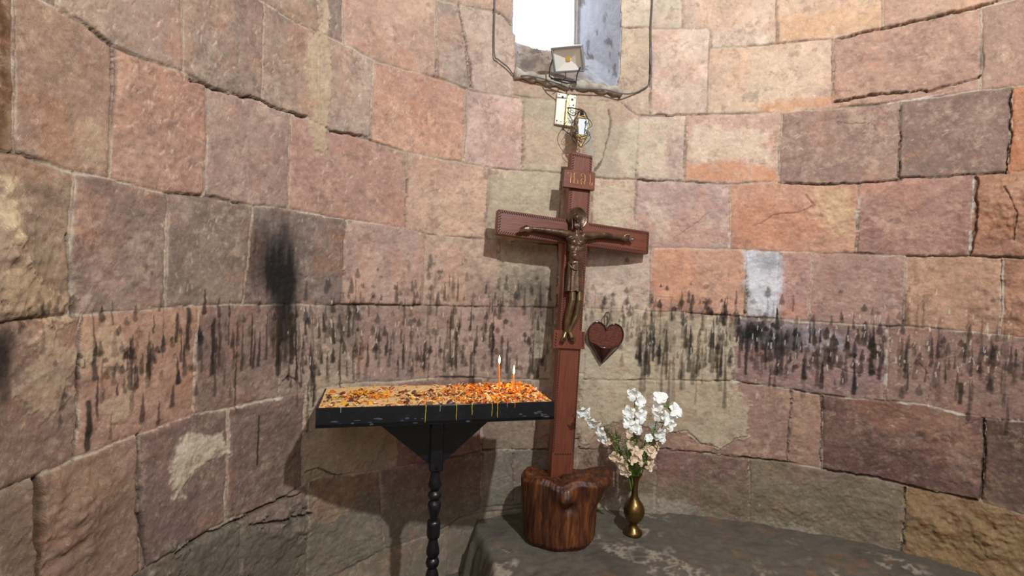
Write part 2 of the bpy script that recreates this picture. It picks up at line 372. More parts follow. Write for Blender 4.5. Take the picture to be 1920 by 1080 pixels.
def dens(poly, step=40, close=True):
    out = []; n = len(poly)
    for i in range(n if close else n-1):
        a = poly[i]; b = poly[(i+1) % n]; k = max(1, int(math.hypot(b[0]-a[0], b[1]-a[1])/step))
        for j in range(k): out.append((a[0]+(b[0]-a[0])*j/k, a[1]+(b[1]-a[1])*j/k))
    if not close: out.append(poly[-1])
    q = np.array(out, float); s, z = W(q[:, 0], q[:, 1]); return np.stack([s, z], 1)
def window_idx(q, m):
    i0 = max(0, np.searchsorted(svals, q[:, 0].min()-m)); i1 = min(nc, np.searchsorted(svals, q[:, 0].max()+m)+1)
    j0 = max(0, np.searchsorted(zvals, q[:, 1].min()-m)); j1 = min(nr, np.searchsorted(zvals, q[:, 1].max()+m)+1)
    return slice(j0, j1), slice(i0, i1)
def segdist(x, y, q, close=True):
    best = np.full(x.shape, 1e9); n = len(q)
    for i in range(n if close else n-1):
        a = q[i]; b = q[(i+1) % n]; dx, dy = b-a; l = dx*dx+dy*dy+1e-12
        t = np.clip(((x-a[0])*dx+(y-a[1])*dy)/l, 0, 1)
        best = np.minimum(best, (x-a[0]-t*dx)**2+(y-a[1]-t*dy)**2)
    return np.sqrt(best)
def inside(x, y, q):
    r = np.zeros(x.shape, bool); n = len(q)
    for i in range(n):
        a = q[i]; b = q[(i+1) % n]
        if a[1] == b[1]: continue
        c = ((a[1] > y) != (b[1] > y)) & (x < (b[0]-a[0])*(y-a[1])/(b[1]-a[1])+a[0]); r ^= c
    return r

# fallback running bond outside the traced part
ck = (1.5-Z)/.36-.4; row = np.floor(ck); fr = (ck-row)
off = hsh(row.astype(np.int64), row.astype(np.int64)*0, 5)*.7
bs = (wS+off)/.62; bi = np.floor(bs); bf = bs-bi
edge = np.minimum(np.minimum(fr, 1-fr)*.36, np.minimum(bf, 1-bf)*.62)
hb = hsh(bi.astype(np.int64), row.astype(np.int64), 9)
base = np.empty((nr, nc, 3)); c1 = s2l((160, 124, 102)); c2 = s2l((176, 136, 112)); base[:] = c1+(c2-c1)*hb[..., None]
bid = hb*7
rng = np.random.RandomState(3)
boff = (hb-.5)*.006; rough = np.full((nr, nc), .6)
bn = 0
for top, bot, vs, cols in ROWS:
    for k in range(len(vs)-1):
        g = 1.2
        tp = seg(top, vs[k][0]+g, vs[k+1][0]-g); bt = seg(bot, vs[k][1]+g, vs[k+1][1]-g)
        q = dens(tp+bt[::-1]); sl = window_idx(q, .01)
        x = wS[sl]; y = wZ[sl]; ins = inside(x, y, q)
        if not ins.any(): bn += 1; continue
        d = segdist(x, y, q)
        e = edge[sl]; e[ins] = d[ins]; edge[sl] = e
        c = base[sl]; c[ins] = s2l(cols[k]); base[sl] = c
        u = rng.rand(4); cx = q.mean(0)
        o = (u[0]-.5)*.008+(x-cx[0])*(u[1]-.5)*.018+(y-cx[1])*(u[2]-.5)*.03
        o2 = boff[sl]; o2[ins] = o[ins]; boff[sl] = o2
        b2 = bid[sl]; b2[ins] = bn+10; bid[sl] = b2
        r2 = rough[sl]; r2[ins] = .5+.9*u[3]; rough[sl] = r2
        bn += 1

# colour inside the stones
seedx = bid*3.7
fine_ = fbm(S, Z, 38, 5, 66, .75)
n_lo = fbm(S+seedx, Z+seedx, 3.2, 4, 21); n_mid = fbm(S+seedx, Z, 11, 4, 31); n_hi = fbm(S, Z, 50, 3, 41)
tint_o = s2l((208, 128, 72)); tint_p = s2l((160, 118, 112)); tint_c = s2l((214, 184, 146)); tint_d = s2l((104, 82, 72))
def mixc(c, m, tgt): return c+(tgt-c)*m[..., None]
col = base.copy()
tc_rel = .35*tint_c+.65*np.clip(base*1.42, 0, .8)
col = mixc(col, .22*smooth(.0, .4, n_lo+.5*fine_), tc_rel)
col = mixc(col, .28*smooth(.05, .5, -n_lo), tint_p)
col = mixc(col, .20*smooth(.15, .55, fbm(S-seedx, Z, 4.5, 3, 51)), tint_o)
col = mixc(col, .36*smooth(.10, .34, .6*fbm(S, Z+seedx, 8, 5, 61, .7)+.5*fine_), tc_rel)
col = mixc(col, .34*smooth(.10, .34, .5*fbm(S+9, Z, 14, 5, 71, .75)-.6*fine_), tint_d)
col *= (1+.16*n_mid+.12*n_hi)[..., None]

# relief
g1 = fbm(S+seedx, Z, 5, 5, 81, .55); g2 = fbm(S, Z, 24, 5, 91, .6); g3 = fbm(S*1.0, Z*1.0, 90, 2, 95)
ridge = 1-np.abs(fbm(S+seedx, Z*1.7, 7, 4, 101, .55))*2
disp = boff*.8 + rough*(.0065*g1 + .0034*g2) + .0012*g3 + .0013*rough*smooth(.72, .98, ridge)*-1 + .0013*fine_
disp += -.0045*(1-smooth(0, .013, edge+.004*g2))*(.5+.6*g1)

# joints
jw = .0030+.0032*fbm(S, Z, 6, 3, 111); jm = 1-smooth(jw*.6, jw*1.5, edge)
jdark = smooth(-.15, .35, fbm(S, Z, 3.5, 3, 121))
jc = mixc(np.broadcast_to(s2l((186, 166, 142)), base.shape).copy(), jdark*.85, s2l((84, 66, 54)))
col = mixc(col, jm*.9, jc)
disp += jm*(-.002-.007*jdark+.003*g2)

# dressed tool marks: short pale scratches
def stroke(q, width, fn, taper=True):
    sl = window_idx(q, width*2+.004); x = S[sl]; y = Z[sl]
    if x.size == 0: return
    fn(sl, segdist(x, y, q, False))
rg = random.Random(11)
ZN = [(120, 0, 560, 130, 120, 60), (230, 110, 540, 370, 190, 60), (560, 30, 820, 250, 200, 65), (705, 120, 1050, 300, 220, 70), (560, 270, 1050, 440, 170, 60), (1230, 60, 1840, 330, 110, 20), (1280, 350, 1600, 460, 40, 20), (1420, 640, 1900, 800, 50, 30), (330, 380, 640, 560, 60, 70)]
for x0, y0, x1, y1, n, ang in ZN:
    for _ in range(n):
        x = rg.uniform(x0, x1); y = rg.uniform(y0, y1); s, z = W(np.float64(x), np.float64(y))
        a = math.radians(ang+rg.gauss(0, 22)); l = rg.uniform(.007, .022)
        q = np.array([[s, z], [s+math.cos(a)*l, z+math.sin(a)*l]]); wd = rg.uniform(.0012, .0026); st = rg.uniform(.15, .42)
        tc_ = s2l((222, 198, 168)) if rg.random() < .75 else s2l((120, 92, 78))
        def fn(sl, d, wd=wd, st=st, tc_=tc_):
            m = st*(1-smooth(wd*.5, wd*1.8, d)); col[sl] = mixc(col[sl], m, tc_); disp[sl] -= m*.003
        stroke(q, wd, fn)

# mortar, plaster and mineral patches: (polygon, colour, strength, ragged edge, relief, softness)
PATCH = [
 ([(612, 0), (618, 60), (622, 180), (612, 230), (610, 284), (588, 284), (584, 230), (578, 150), (572, 90), (600, 50), (606, 0)], (184, 156, 120), .92, .008, .005, .004),
 ([(1082, 585), (1200, 590), (1374, 600), (1372, 712), (1408, 760), (1404, 820), (1378, 822), (1352, 841), (1312, 832), (1288, 810), (1240, 812), (1190, 790), (1120, 800), (1084, 860)], (188, 164, 132), .95, .012, .006, .006),
 ([(320, 835), (348, 805), (385, 818), (420, 806), (426, 850), (392, 862), (368, 872), (352, 905), (345, 932), (326, 934), (322, 900)], (200, 178, 148), .98, .010, .004, .006),
 ([(575, 690), (668, 700), (672, 760), (740, 800), (700, 860), (640, 888), (572, 884), (574, 800)], (176, 148, 118), .75, .02, .004, .012),
 ([(40, 690), (95, 620), (145, 640), (140, 730), (110, 770), (50, 790)], (190, 158, 118), .6, .03, .003, .02),
 ([(158, 620), (235, 620), (240, 690), (170, 700)], (196, 164, 124), .55, .03, .002, .02),
 ([(195, 770), (240, 720), (245, 770), (205, 800)], (196, 164, 124), .5, .02, .002, .015),
 ([(0, 325), (26, 330), (24, 420), (12, 440), (0, 420)], (214, 178, 128), .8, .01, .002, .01),
 ([(0, 450), (25, 470), (70, 520), (120, 560), (118, 590), (30, 598), (-10, 600)], (206, 166, 116), .6, .03, .004, .02),
 ([(-10, -20), (14, -20), (26, 60), (24, 200), (12, 285), (-10, 285)], (104, 58, 22), .9, .004, 0, .015),
 ([(150, 230), (195, 240), (200, 320), (140, 300)], (200, 166, 124), .5, .02, 0, .02),
 ([(60, 190), (120, 190), (140, 290), (60, 280)], (176, 110, 64), .5, .03, 0, .03),
 ([(975, 180), (1055, 190), (1055, 330), (1050, 460), (935, 452), (912, 340), (980, 325)], (182, 160, 128), .55, .02, .001, .02),
 ([(970, 160), (1160, 185), (1180, 240), (1160, 330), (1112, 330), (1110, 285), (1060, 260), (980, 210)], (170, 152, 126), .55, .02, .001, .02),
 ([(1096, 215), (1112, 215), (1110, 290), (1096, 290)], (150, 150, 140), .6, .01, .002, .008),
 ([(1190, 220), (1240, 230), (1250, 330), (1180, 330), (1150, 300)], (206, 186, 154), .6, .02, .002, .01),
 ([(1110, 350), (1180, 345), (1192, 380), (1160, 440), (1112, 440)], (196, 176, 142), .6, .02, .002, .012),
 ([(1215, 380), (1260, 400), (1250, 440), (1230, 450)], (214, 192, 160), .4, .015, 0, .01),
 ([(1295, 235), (1350, 235), (1440, 250), (1440, 300), (1360, 305), (1295, 300)], (214, 186, 156), .65, .02, .001, .015),
 ([(1290, 312), (1380, 302), (1456, 316), (1456, 340), (1290, 339)], (206, 126, 68), .7, .008, 0, .01),
 ([(1430, 190), (1560, 180), (1560, 203), (1420, 209)], (204, 126, 62), .6, .01, 0, .01),
 ([(1460, 30), (1650, 10), (1650, 50), (1560, 70), (1460, 78)], (210, 150, 92), .5, .02, 0, .03),
 ([(1380, 380), (1500, 380), (1530, 430), (1480, 460), (1385, 460)], (200, 116, 66), .45, .03, 0, .04),
 ([(1530, 350), (1603, 350), (1598, 465), (1560, 440), (1530, 400)], (206, 168, 116), .6, .02, 0, .02),
 ([(1225, 470), (1300, 470), (1310, 560), (1225, 575)], (214, 134, 84), .5, .02, 0, .03),
 ([(1395, 472), (1462, 474), (1470, 520), (1458, 590), (1420, 585), (1396, 530)], (206, 204, 216), .85, .01, .001, .015),
 ([(1385, 600), (1480, 608), (1600, 625), (1580, 660), (1500, 655), (1400, 640)], (186, 172, 186), .5, .02, 0, .02),
 ([(1090, 640), (1180, 650), (1230, 700), (1180, 740), (1100, 730), (1085, 690)], (192, 172, 142), .5, .02, .002, .015),
 ([(1495, 700), (1540, 705), (1538, 735), (1490, 725)], (150, 112, 96), .0, .02, 0, .02),
 # damp grey-green footing
 ([(330, 1100), (340, 1020), (440, 975), (560, 960), (590, 975), (700, 930), (905, 925), (960, 905), (1075, 930), (1090, 1100)], (118, 110, 90), .8, .04, .004, .04),
 ([(1075, 915), (1230, 905), (1400, 900), (1560, 910), (1690, 960), (1692, 1090), (1060, 1010)], (124, 110, 84), .7, .03, .002, .04),
 ([(1070, 935), (1210, 925), (1330, 955), (1480, 985), (1680, 1040), (1680, 1075), (1400, 1000), (1070, 975)], (178, 166, 146), .5, .02, .002, .02),
 ([(1700, 918), (1840, 945), (1910, 980), (1990, 1010), (1990, 1160), (1692, 1064)], (150, 118, 62), .65, .03, .003, .03),
 ([(1290, 920), (1400, 960), (1470, 1005), (1400, 1000), (1320, 975)], (96, 70, 40), .5, .02, 0, .03),
 ([(300, 1040), (400, 1000), (560, 950), (560, 1100), (280, 1100)], (96, 84, 68), .6, .04, .006, .04),
 ([(100, 1000), (250, 900), (262, 1060), (150, 1100)], (128, 96, 72), .5, .04, 0, .05),
 ([(735, 880), (900, 870), (902, 940), (740, 950)], (104, 76, 64), .4, .03, 0, .04),
]
for poly, c, st, rag, rel, sft in PATCH:
    q = dens(poly); sl = window_idx(q, .08); x = S[sl]; y = Z[sl]
    if x.size == 0: continue
    d = segdist(x, y, q); d = np.where(inside(x, y, q), d, -d)
    d = d + (rag+.006)*fbm(x, y, 16, 6, 131, .7)*2.2
    m = st*smooth(-sft-.003, sft+.003, d)*(1-.55*smooth(.05, .4, fbm(x, y, 26, 5, 141, .7)))
    col[sl] = mixc(col[sl], m, s2l(c)*(1+.12*fbm(x, y, 12, 4, 151))[..., None])
    disp[sl] += rel*smooth(-.002, .006, d)*(1+.4*fbm(x, y, 30, 3, 161)) if rel else 0

# cracks: (points, width, depth, colour, strength)
CR = [
 ([(355, 150), (390, 160), (450, 182), (492, 190), (545, 213), (575, 218)], .007, .028, (40, 30, 26), .9),
 ([(620, 246), (650, 250), (690, 258)], .006, .02, (44, 34, 28), .8),
 ([(860, 5), (872, 60), (880, 110), (886, 165)], .007, .02, (70, 52, 44), .7),
 ([(925, 20), (945, 32), (962, 52)], .006, .02, (60, 48, 50), .7),
 ([(1142, 205), (1146, 230), (1140, 262), (1132, 290), (1118, 322)], .007, .02, (50, 40, 34), .85),
 ([(1565, 190), (1640, 178), (1700, 174), (1735, 170)], .010, .03, (60, 38, 30), .85),
 ([(1735, 172), (1760, 165), (1830, 148), (1838, 140)], .008, .02, (96, 66, 48), .7),
 ([(1570, 72), (1655, 53), (1760, 30), (1850, 8), (1890, -5)], .010, .035, (64, 42, 32), .85),
 ([(1460, 343), (1530, 346), (1607, 344), (1690, 336)], .006, .022, (52, 36, 30), .85),
 ([(1690, 200), (1686, 330)], .005, .018, (48, 34, 28), .85),
 ([(1897, 165), (1893, 240), (1888, 325)], .006, .02, (52, 34, 24), .8),
 ([(1690, 332), (1760, 332), (1885, 325)], .006, .02, (52, 36, 30), .8),
 ([(1830, 335), (1830, 400), (1819, 478)], .009, .024, (60, 40, 30), .8),
 ([(1700, 480), (1815, 481), (1960, 484)], .006, .02, (60, 42, 32), .8),
 ([(1885, 350), (1910, 400), (1900, 450)], .006, .015, (110, 62, 34), .7),
 ([(1410, 425), (1450, 405), (1500, 398), (1525, 385), (1510, 365)], .005, .012, (150, 92, 66), .6),
 ([(1570, 228), (1620, 230), (1638, 234), (1640, 244)], .004, .008, (60, 44, 38), .8),
 ([(1280, 338), (1205, 339)], .004, .012, (60, 44, 38), .7),
 ([(1230, 214), (1310, 215)], .005, .015, (48, 36, 30), .8),
 ([(1332, 56), (1334, 88)], .005, .014, (60, 44, 36), .7),
 ([(1260, 446), (1300, 424), (1328, 400)], .003, .006, (120, 92, 80), .6),
 ([(62, 905), (66, 1000), (70, 1085)], .012, .03, (70, 44, 26), .85),
 ([(262, 820), (260, 900), (262, 980), (272, 1060)], .007, .022, (60, 50, 44), .7),
 ([(150, 600), (148, 700), (144, 855)], .006, .02, (70, 40, 26), .75),
 ([(129, 440), (130, 590)], .004, .012, (70, 54, 46), .7),
 ([(465, 985), (500, 980), (530, 972), (560, 968), (580, 965)], .006, .025, (44, 34, 26), .9),
 ([(325, 1040), (380, 1005), (440, 978), (500, 950), (560, 925)], .008, .025, (56, 44, 34), .8),
 ([(532, 715), (540, 705), (552, 712), (565, 730)], .004, .01, (84, 60, 54), .8),
 ([(572, 885), (590, 880), (620, 888), (640, 892)], .005, .016, (44, 32, 26), .8),
 ([(1250, 842), (1360, 856), (1480, 868)], .004, .016, (54, 40, 34), .75),
 ([(1483, 735), (1480, 800), (1478, 865)], .004, .015, (48, 36, 30), .75),
 ([(1541, 742), (1541, 880)], .005, .018, (40, 30, 26), .85),
 ([(1545, 880), (1660, 900), (1700, 910), (1760, 925), (1830, 938)], .007, .026, (40, 28, 22), .9),
 ([(1846, 790), (1843, 870), (1840, 935)], .007, .024, (36, 26, 22), .9),
 ([(1790, 805), (1848, 785)], .003, .006, (90, 66, 58), .4),
 ([(1740, 700), (1722, 678), (1706, 690)], .003, .008, (96, 66, 60), .7),
 ([(1740, 700), (1744, 740), (1738, 755)], .003, .008, (96, 66, 60), .7),
 ([(1545, 680), (1600, 700), (1650, 705)], .003, .008, (110, 78, 70), .6),
 ([(1190, 548), (1260, 560)], .003, .006, (150, 100, 76), .4),
 ([(1255, 810), (1290, 808), (1315, 832), (1352, 842), (1380, 822), (1404, 818)], .003, .010, (88, 60, 44), .7),
 ([(905, 845), (1008, 842), (1030, 844)], .004, .014, (60, 48, 40), .7),
 ([(962, 850), (962, 940)], .004, .012, (70, 58, 48), .6),
 ([(1120, 800), (1130, 850), (1120, 890)], .003, .008, (80, 60, 50), .5),
 ([(940, 980), (955, 1010), (950, 1060)], .008, .03, (40, 34, 28), .7),
 ([(1700, 915), (1695, 1000), (1690, 1060)], .005, .02, (60, 46, 34), .8),
]
for pts, wd, dp, c, st in CR:
    q = dens(pts, 8, False); sl = window_idx(q, .06)
    if S[sl].size == 0: continue
    d = segdist(wS[sl]+.008*fbm(S[sl], Z[sl], 20, 4, 171), wZ[sl]+.008*fbm(S[sl], Z[sl], 22, 4, 172), q, False)
    wv = wd*(.75+.7*fbm(S[sl], Z[sl], 12, 3, 173))
    m = 1-smooth(wv*.35, wv*1.2, d)
    col[sl] = mixc(col[sl], m*st*.75, s2l(c)); disp[sl] -= dp*.8*m
# white grout lines on the right
for pts in ([(1375, 716), (1485, 730), (1540, 740), (1660, 753), (1735, 762), (1845, 786), (1920, 791)], [(1611, 348), (1607, 420), (1602, 470)], [(1590, 203), (1690, 192), (1770, 176), (1835, 160)], [(1664, 618), (1660, 748)], [(1368, 400), (1367, 466)], [(1826, 340), (1822, 420), (1817, 470)], [(370, 778), (430, 764), (530, 745)], [(1420, 600), (1555, 606), (1660, 612)]):
    q = dens(pts, 8, False); sl = window_idx(q, .04)
    d = segdist(wS[sl]+.006*fbm(S[sl], Z[sl], 30, 4, 181), wZ[sl]+.006*fbm(S[sl], Z[sl], 32, 4, 182), q, False)
    m = (1-smooth(.002, .008, d))*smooth(-.1, .3, fbm(S[sl], Z[sl], 16, 3, 183))
    col[sl] = mixc(col[sl], m*.75, s2l((196, 186, 172))); disp[sl] += .004*m

# candle soot: clouds
def cloud(cx, cy, rx, ry, st, c=(30, 26, 26), seed=0):
    q = dens([(cx-rx, cy-ry), (cx+rx, cy-ry), (cx+rx, cy+ry), (cx-rx, cy+ry)], 1000); sl = window_idx(q, .05)
    x, y = PX[sl], PY[sl]; s, z = S[sl], Z[sl]
    r = np.hypot((x-cx)/rx, (y-cy)/ry)+.30*fbm(s, z*.5, 16, 4, 200+seed)+.22*fbm(s*6, z*.7, 12, 3, 210+seed)
    m = st*(1-smooth(.15, 1.0, r)); col[sl] = mixc(col[sl], m, s2l(c))
for i, a in enumerate([(520, 520, 60, 125, .98), (538, 570, 26, 130, .95), (512, 470, 62, 95, .65), (470, 540, 30, 70, .3), (540, 640, 26, 90, .55), (1000, 545, 70, 60, .45), (930, 555, 90, 50, .3), (1025, 590, 40, 60, .5), (1415, 622, 58, 44, 1.0), (1470, 640, 60, 44, .65), (1500, 630, 150, 45, .3), (1560, 665, 60, 30, .35), (0, 690, 26, 120, .85), (10, 640, 30, 50, .5), (1235, 640, 60, 60, .35), (1140, 600, 50, 60, .3), (740, 600, 220, 70, .18), (640, 600, 50, 80, .35), (1290, 580, 70, 40, .25), (1440, 490, 30, 30, .4), (1000, 460, 60, 30, .2), (640, 470, 60, 70, .25)]):
    cloud(*a, seed=i)
# candle soot: drip marks
BANDS = [ # x0,x1,ymid(x0),ymid(x1),spread,count,len px, dark
 (30, 140, 580, 575, 22, 30, 22, .5), (150, 370, 680, 650, 70, 75, 34, .75), (175, 365, 640, 620, 40, 30, 40, .7), (372, 530, 600, 610, 45, 60, 55, .75), (380, 470, 660, 640, 50, 20, 30, .5),
 (100, 145, 700, 780, 60, 14, 22, .5), (60, 130, 560, 555, 25, 12, 20, .4), (530, 670, 590, 600, 70, 90, 48, .75), (540, 660, 680, 690, 30, 30, 40, .7),
 (660, 1035, 615, 620, 55, 190, 34, .7), (650, 1035, 545, 545, 26, 90, 24, .65), (680, 1030, 665, 670, 28, 55, 34, .55),
 (1095, 1230, 600, 600, 60, 80, 24, .6), (1220, 1400, 560, 570, 24, 55, 24, .75), (1190, 1375, 625, 630, 40, 120, 40, .7), (1200, 1370, 665, 675, 24, 40, 40, .5),
 (1378, 1660, 615, 640, 30, 130, 30, .85), (1380, 1560, 655, 670, 24, 50, 24, .75), (1500, 1665, 660, 670, 30, 40, 26, .65), (1660, 1925, 640, 660, 45, 110, 38, .65), (1440, 1660, 690, 700, 22, 16, 24, .6), (1690, 1920, 700, 700, 24, 20, 30, .55),
 (1400, 1700, 560, 590, 22, 30, 18, .6), (1700, 1920, 560, 590, 35, 18, 24, .45), (800, 960, 500, 520, 24, 20, 16, .5), (230, 520, 500, 500, 40, 14, 18, .35)]
rg = random.Random(5)
for x0, x1, ya, yb, sp, n, ln, dk in BANDS:
    for _ in range(int(n*.85)):
        t = rg.random(); x = x0+(x1-x0)*t; y = ya+(yb-ya)*t+rg.gauss(0, sp*.62); l = ln*rg.choice((.15, .25, .3, .45, .6, .9, 1.2, 1.7))*rg.uniform(.7, 1.3)
        scale = np.interp(x, [p[0] for p in plan_px], [p[1] for p in plan_px])/.36
        s, z = W(np.float64(x), np.float64(y)); L_ = l/scale*(1.0 if x > 400 else 1.2); w_ = rg.uniform(1.6, 4.6)*(1.25 if L_ < .06 else 1)/scale*(1.3 if x < 400 else 1)
        cc = s2l(rg.choice([(34, 28, 28), (34, 28, 28), (44, 34, 26), (70, 50, 20), (28, 26, 30)])); st = dk*rg.uniform(.55, 1.1)
        j = rg.uniform(-.003, .003); q = np.array([[s, z], [s+j, z-L_*.5], [s+j*.3, z-L_]]); sl = window_idx(q, w_*2.5)
        xx, yy = S[sl], Z[sl]
        if xx.size == 0: continue
        d = segdist(xx+.002*fbm(xx, yy, 80, 2, 221), yy, q, False); tt = np.clip((z-yy)/L_, 0, 1); ww = w_*(.22+.95*tt**.9)
        m = st*(1-smooth(ww*.55, ww*1.25, d)); col[sl] = mixc(col[sl], np.clip(m, 0, 1), cc)
for px_, y0_, y1_, w_ in [(168, 755, 842, 6), (354, 580, 640, 5), (1400, 640, 700, 3), (1634, 665, 702, 4), (1802, 720, 755, 4), (484, 780, 870, 2.4), (402, 600, 700, 4), (524, 580, 700, 7), (548, 590, 680, 5), (333, 590, 640, 4)]:
    scale = np.interp(px_, [p[0] for p in plan_px], [p[1] for p in plan_px])/.36
    a = W(np.float64(px_), np.float64(y0_)); b = W(np.float64(px_-2), np.float64(y1_)); q = np.array([a, b]); sl = window_idx(q, .04)
    d = segdist(S[sl]+.003*fbm(S[sl], Z[sl], 40, 2, 231), Z[sl], q, False)
    col[sl] = mixc(col[sl], .85*(1-smooth(w_*.5/scale, w_*1.3/scale, d)), s2l((44, 34, 20)))
# pale wax flecks
for _ in range(260):
    x = rg.uniform(540, 1900); y = rg.gauss(640, 45); s, z = W(np.float64(x), np.float64(y)); L_ = rg.uniform(.004, .03); w_ = rg.uniform(.001, .003)
    q = np.array([[s, z], [s+rg.uniform(-.004, .004), z-L_]]); sl = window_idx(q, .01)
    d = segdist(S[sl], Z[sl], q, False); col[sl] = mixc(col[sl], .6*(1-smooth(w_*.6, w_*1.5, d)), s2l((210, 196, 176)))

# undulating weathered faces
for cx, cy, rx, ry, amp in [(1560, 400, 90, 50, .02), (1880, 400, 60, 80, .03), (1700, 930, 50, 30, -.02), (1890, 560, 60, 60, .02), (120, 980, 90, 120, .025), (1830, 1000, 140, 70, .03), (30, 470, 60, 130, .02), (1720, 830, 140, 60, .015), (540, 980, 80, 60, .02), (1500, 960, 120, 40, .015)]:
    s, z = W(np.float64(cx), np.float64(cy)); sc_ = np.interp(cx, [p[0] for p in plan_px], [p[1] for p in plan_px])/.36
    r2 = ((S-s)/(rx/sc_))**2+((Z-z)/(ry/sc_))**2
    disp += amp*np.exp(-r2*1.3)*(.5+1.4*fbm(S, Z, 9, 4, 241, .6))
lum = (col@np.array([.3, .55, .15]))[..., None]; col = np.clip((lum+(col-lum)*.74)*np.array([.97, 1, .98]), .004, .9)
Pw = np.stack([gx+gnx*disp, gy+gny*disp, Z], -1)
cx_ = (PX[:-1, :-1]+PX[1:, 1:])/2; cy_ = (PY[:-1, :-1]+PY[1:, 1:])/2
hq = np.array(HOLE, float); keep = ~(inside(cx_, cy_, hq) & (gy[:-1, :-1] > 1))
wall = big_grid('wall_back', Pw, keep, M_stone, {'Col': col}, uv=np.stack([S, Z], -1))
tag(wall, 'curved apse wall of large pink and buff sandstone blocks with soot drips', kind='structure')

# ------------------------------------------------------------------ window embrasure
inner = [(958, -270), (959, 55), (963, 76), (975, 83), (990, 88), (1012, 93), (1040, 96), (1062, 96), (1079, 92), (1081, 40), (1082, -270)]
def resamp(P, counts):
    out = []
    for i in range(len(P)-1):
        for k in range(counts[i]): t = k/counts[i]; out.append((P[i][0]+(P[i+1][0]-P[i][0])*t, P[i][1]+(P[i+1][1]-P[i][1])*t))
    out.append(P[-1]); return out
cnt = [50, 12, 10, 14, 22, 20, 16, 12, 24, 50]
ho = resamp(HOLE, cnt); hi = resamp(inner, cnt)
YI = 3.12; NR = 34
cen = (1050, 60)
rings = []
for r in range(-1, NR+1):
    row_ = []
    for (a, b) in zip(ho, hi):
        if r < 0:
            v = Vector((a[0]-cen[0], (a[1]-cen[1]) if a[1] > 60 else 0)).normalized(); row_.append(np.array(wall_pt(a[0]+v.x*5, a[1]+v.y*5, -.022)))
        else:
            t = r/NR; p0 = np.array(wall_pt(a[0], a[1], -.004)); p1 = at(np.float64(b[0]), np.float64(b[1]), YI); row_.append(p0+(p1-p0)*t)
    rings.append(row_)
R = np.array(rings); rr = np.clip((np.arange(NR+2)-1)/NR, 0, 1)[:, None]
uu = np.concatenate([[0], np.cumsum(np.linalg.norm(np.diff(R[NR//2], axis=0), axis=1))])[None, :]*np.ones((NR+2, 1)); vv = rr*.45*np.ones_like(uu)
ctr = at(np.float64(1055), np.float64(-20), 2.9)
nd = ctr-R; nd[..., 1] *= .2; nd /= np.linalg.norm(nd, axis=-1, keepdims=True)
isill = np.exp(-((np.arange(len(ho))-95)/34.0)**2)[None, :]
amp_ = (.012+.045*isill)*np.sin(np.clip(rr, 0, 1)*PI)**.5
R = R+nd*(amp_*(fbm(uu, vv, 13, 5, 301, .65)+.2))[..., None]
plc = np.broadcast_to(s2l((172, 178, 190)), R.shape).copy()
m1 = np.clip(isill*1.3, 0, 1); plc = mixc(plc, m1, s2l((138, 122, 106)))
plc = mixc(plc, .75*smooth(-.05, .3, fbm(uu, vv, 20, 5, 311, .65))*m1, s2l((104, 88, 76)))
plc = mixc(plc, .7*smooth(.25, .45, fbm(uu, vv, 22, 4, 313)), s2l((96, 88, 84)))
plc = mixc(plc, np.clip(1-np.arange(len(ho))/62.0, 0, 1)[None, :]**.3*np.ones_like(uu)*(np.arange(len(ho)) < 62)[None, :], s2l((168, 142, 128)))
win = big_grid('window_1', R, np.ones((R.shape[0]-1, R.shape[1]-1), bool), M_plaster, {'Col': plc}); tag(win, 'deep splayed stone window opening high in the apse wall', kind='structure')
M_sky = mat('daylit_pane', (255, 255, 255), .5, emit=((236, 242, 255), 5.5))
pm = MB(); P4 = [at(np.float64(x), np.float64(y), YI+.03) for x, y in [(940, 120), (1100, 120), (1100, -330), (940, -330)]]
P5 = [p+np.array([0, .01, 0]) for p in P4]
pm.add([*P4, *P5], [(0, 1, 2, 3), (7, 6, 5, 4), (0, 4, 5, 1), (1, 5, 6, 2), (2, 6, 7, 3), (3, 7, 4, 0)]); pm.build('window_pane', M_sky, win)
M_frame = mat('weathered_frame', (150, 140, 128), .7, noise=(20, (110, 104, 98), .4, .7))
fm = MB()
for xx in (1078, 1084): fm.tube([at(np.float64(xx), np.float64(98), YI-.02), at(np.float64(xx+4), np.float64(-270), YI-.02)], .009, 6)
soft(fm.build('window_frame', M_frame, win))
# mortar ledge below the opening
lp = [wall_pt(x, y, .012) for x, y in [(962, 138), (985, 144), (1010, 149), (1040, 156), (1070, 160), (1100, 163), (1130, 168), (1150, 172), (1166, 178)]]
lp = curve_pts(lp, 8); rs = [.022+.006*math.sin(i*.7)+.004*random.random() for i in range(len(lp))]; rs[0] = rs[-1] = .006
lm = MB(); lm.tube(lp, rs, 14)
def paint(o, c, c2=None, f=20, seed=0):
    me = o.data; n = len(me.vertices); co = np.empty(n*3, np.float32); me.vertices.foreach_get('co', co); co = co.reshape(-1, 3)
    v = np.broadcast_to(s2l(c), (n, 3)).copy()
    if c2 is not None: v = mixc(v, smooth(-.2, .4, fbm(co[:, 0]+co[:, 1]*.7, co[:, 2]+co[:, 1]*.5, f, 4, seed)), s2l(c2))
    a = me.color_attributes.new('Col', 'FLOAT_COLOR', 'POINT'); a.data.foreach_set('color', np.concatenate([v, np.ones((n, 1))], 1).astype(np.float32).reshape(-1))
o = lm.build('trim_1', M_plaster, None, True); paint(o, (176, 168, 156), (150, 136, 122)); tag(o, 'rough mortar ledge under the window opening', kind='structure')

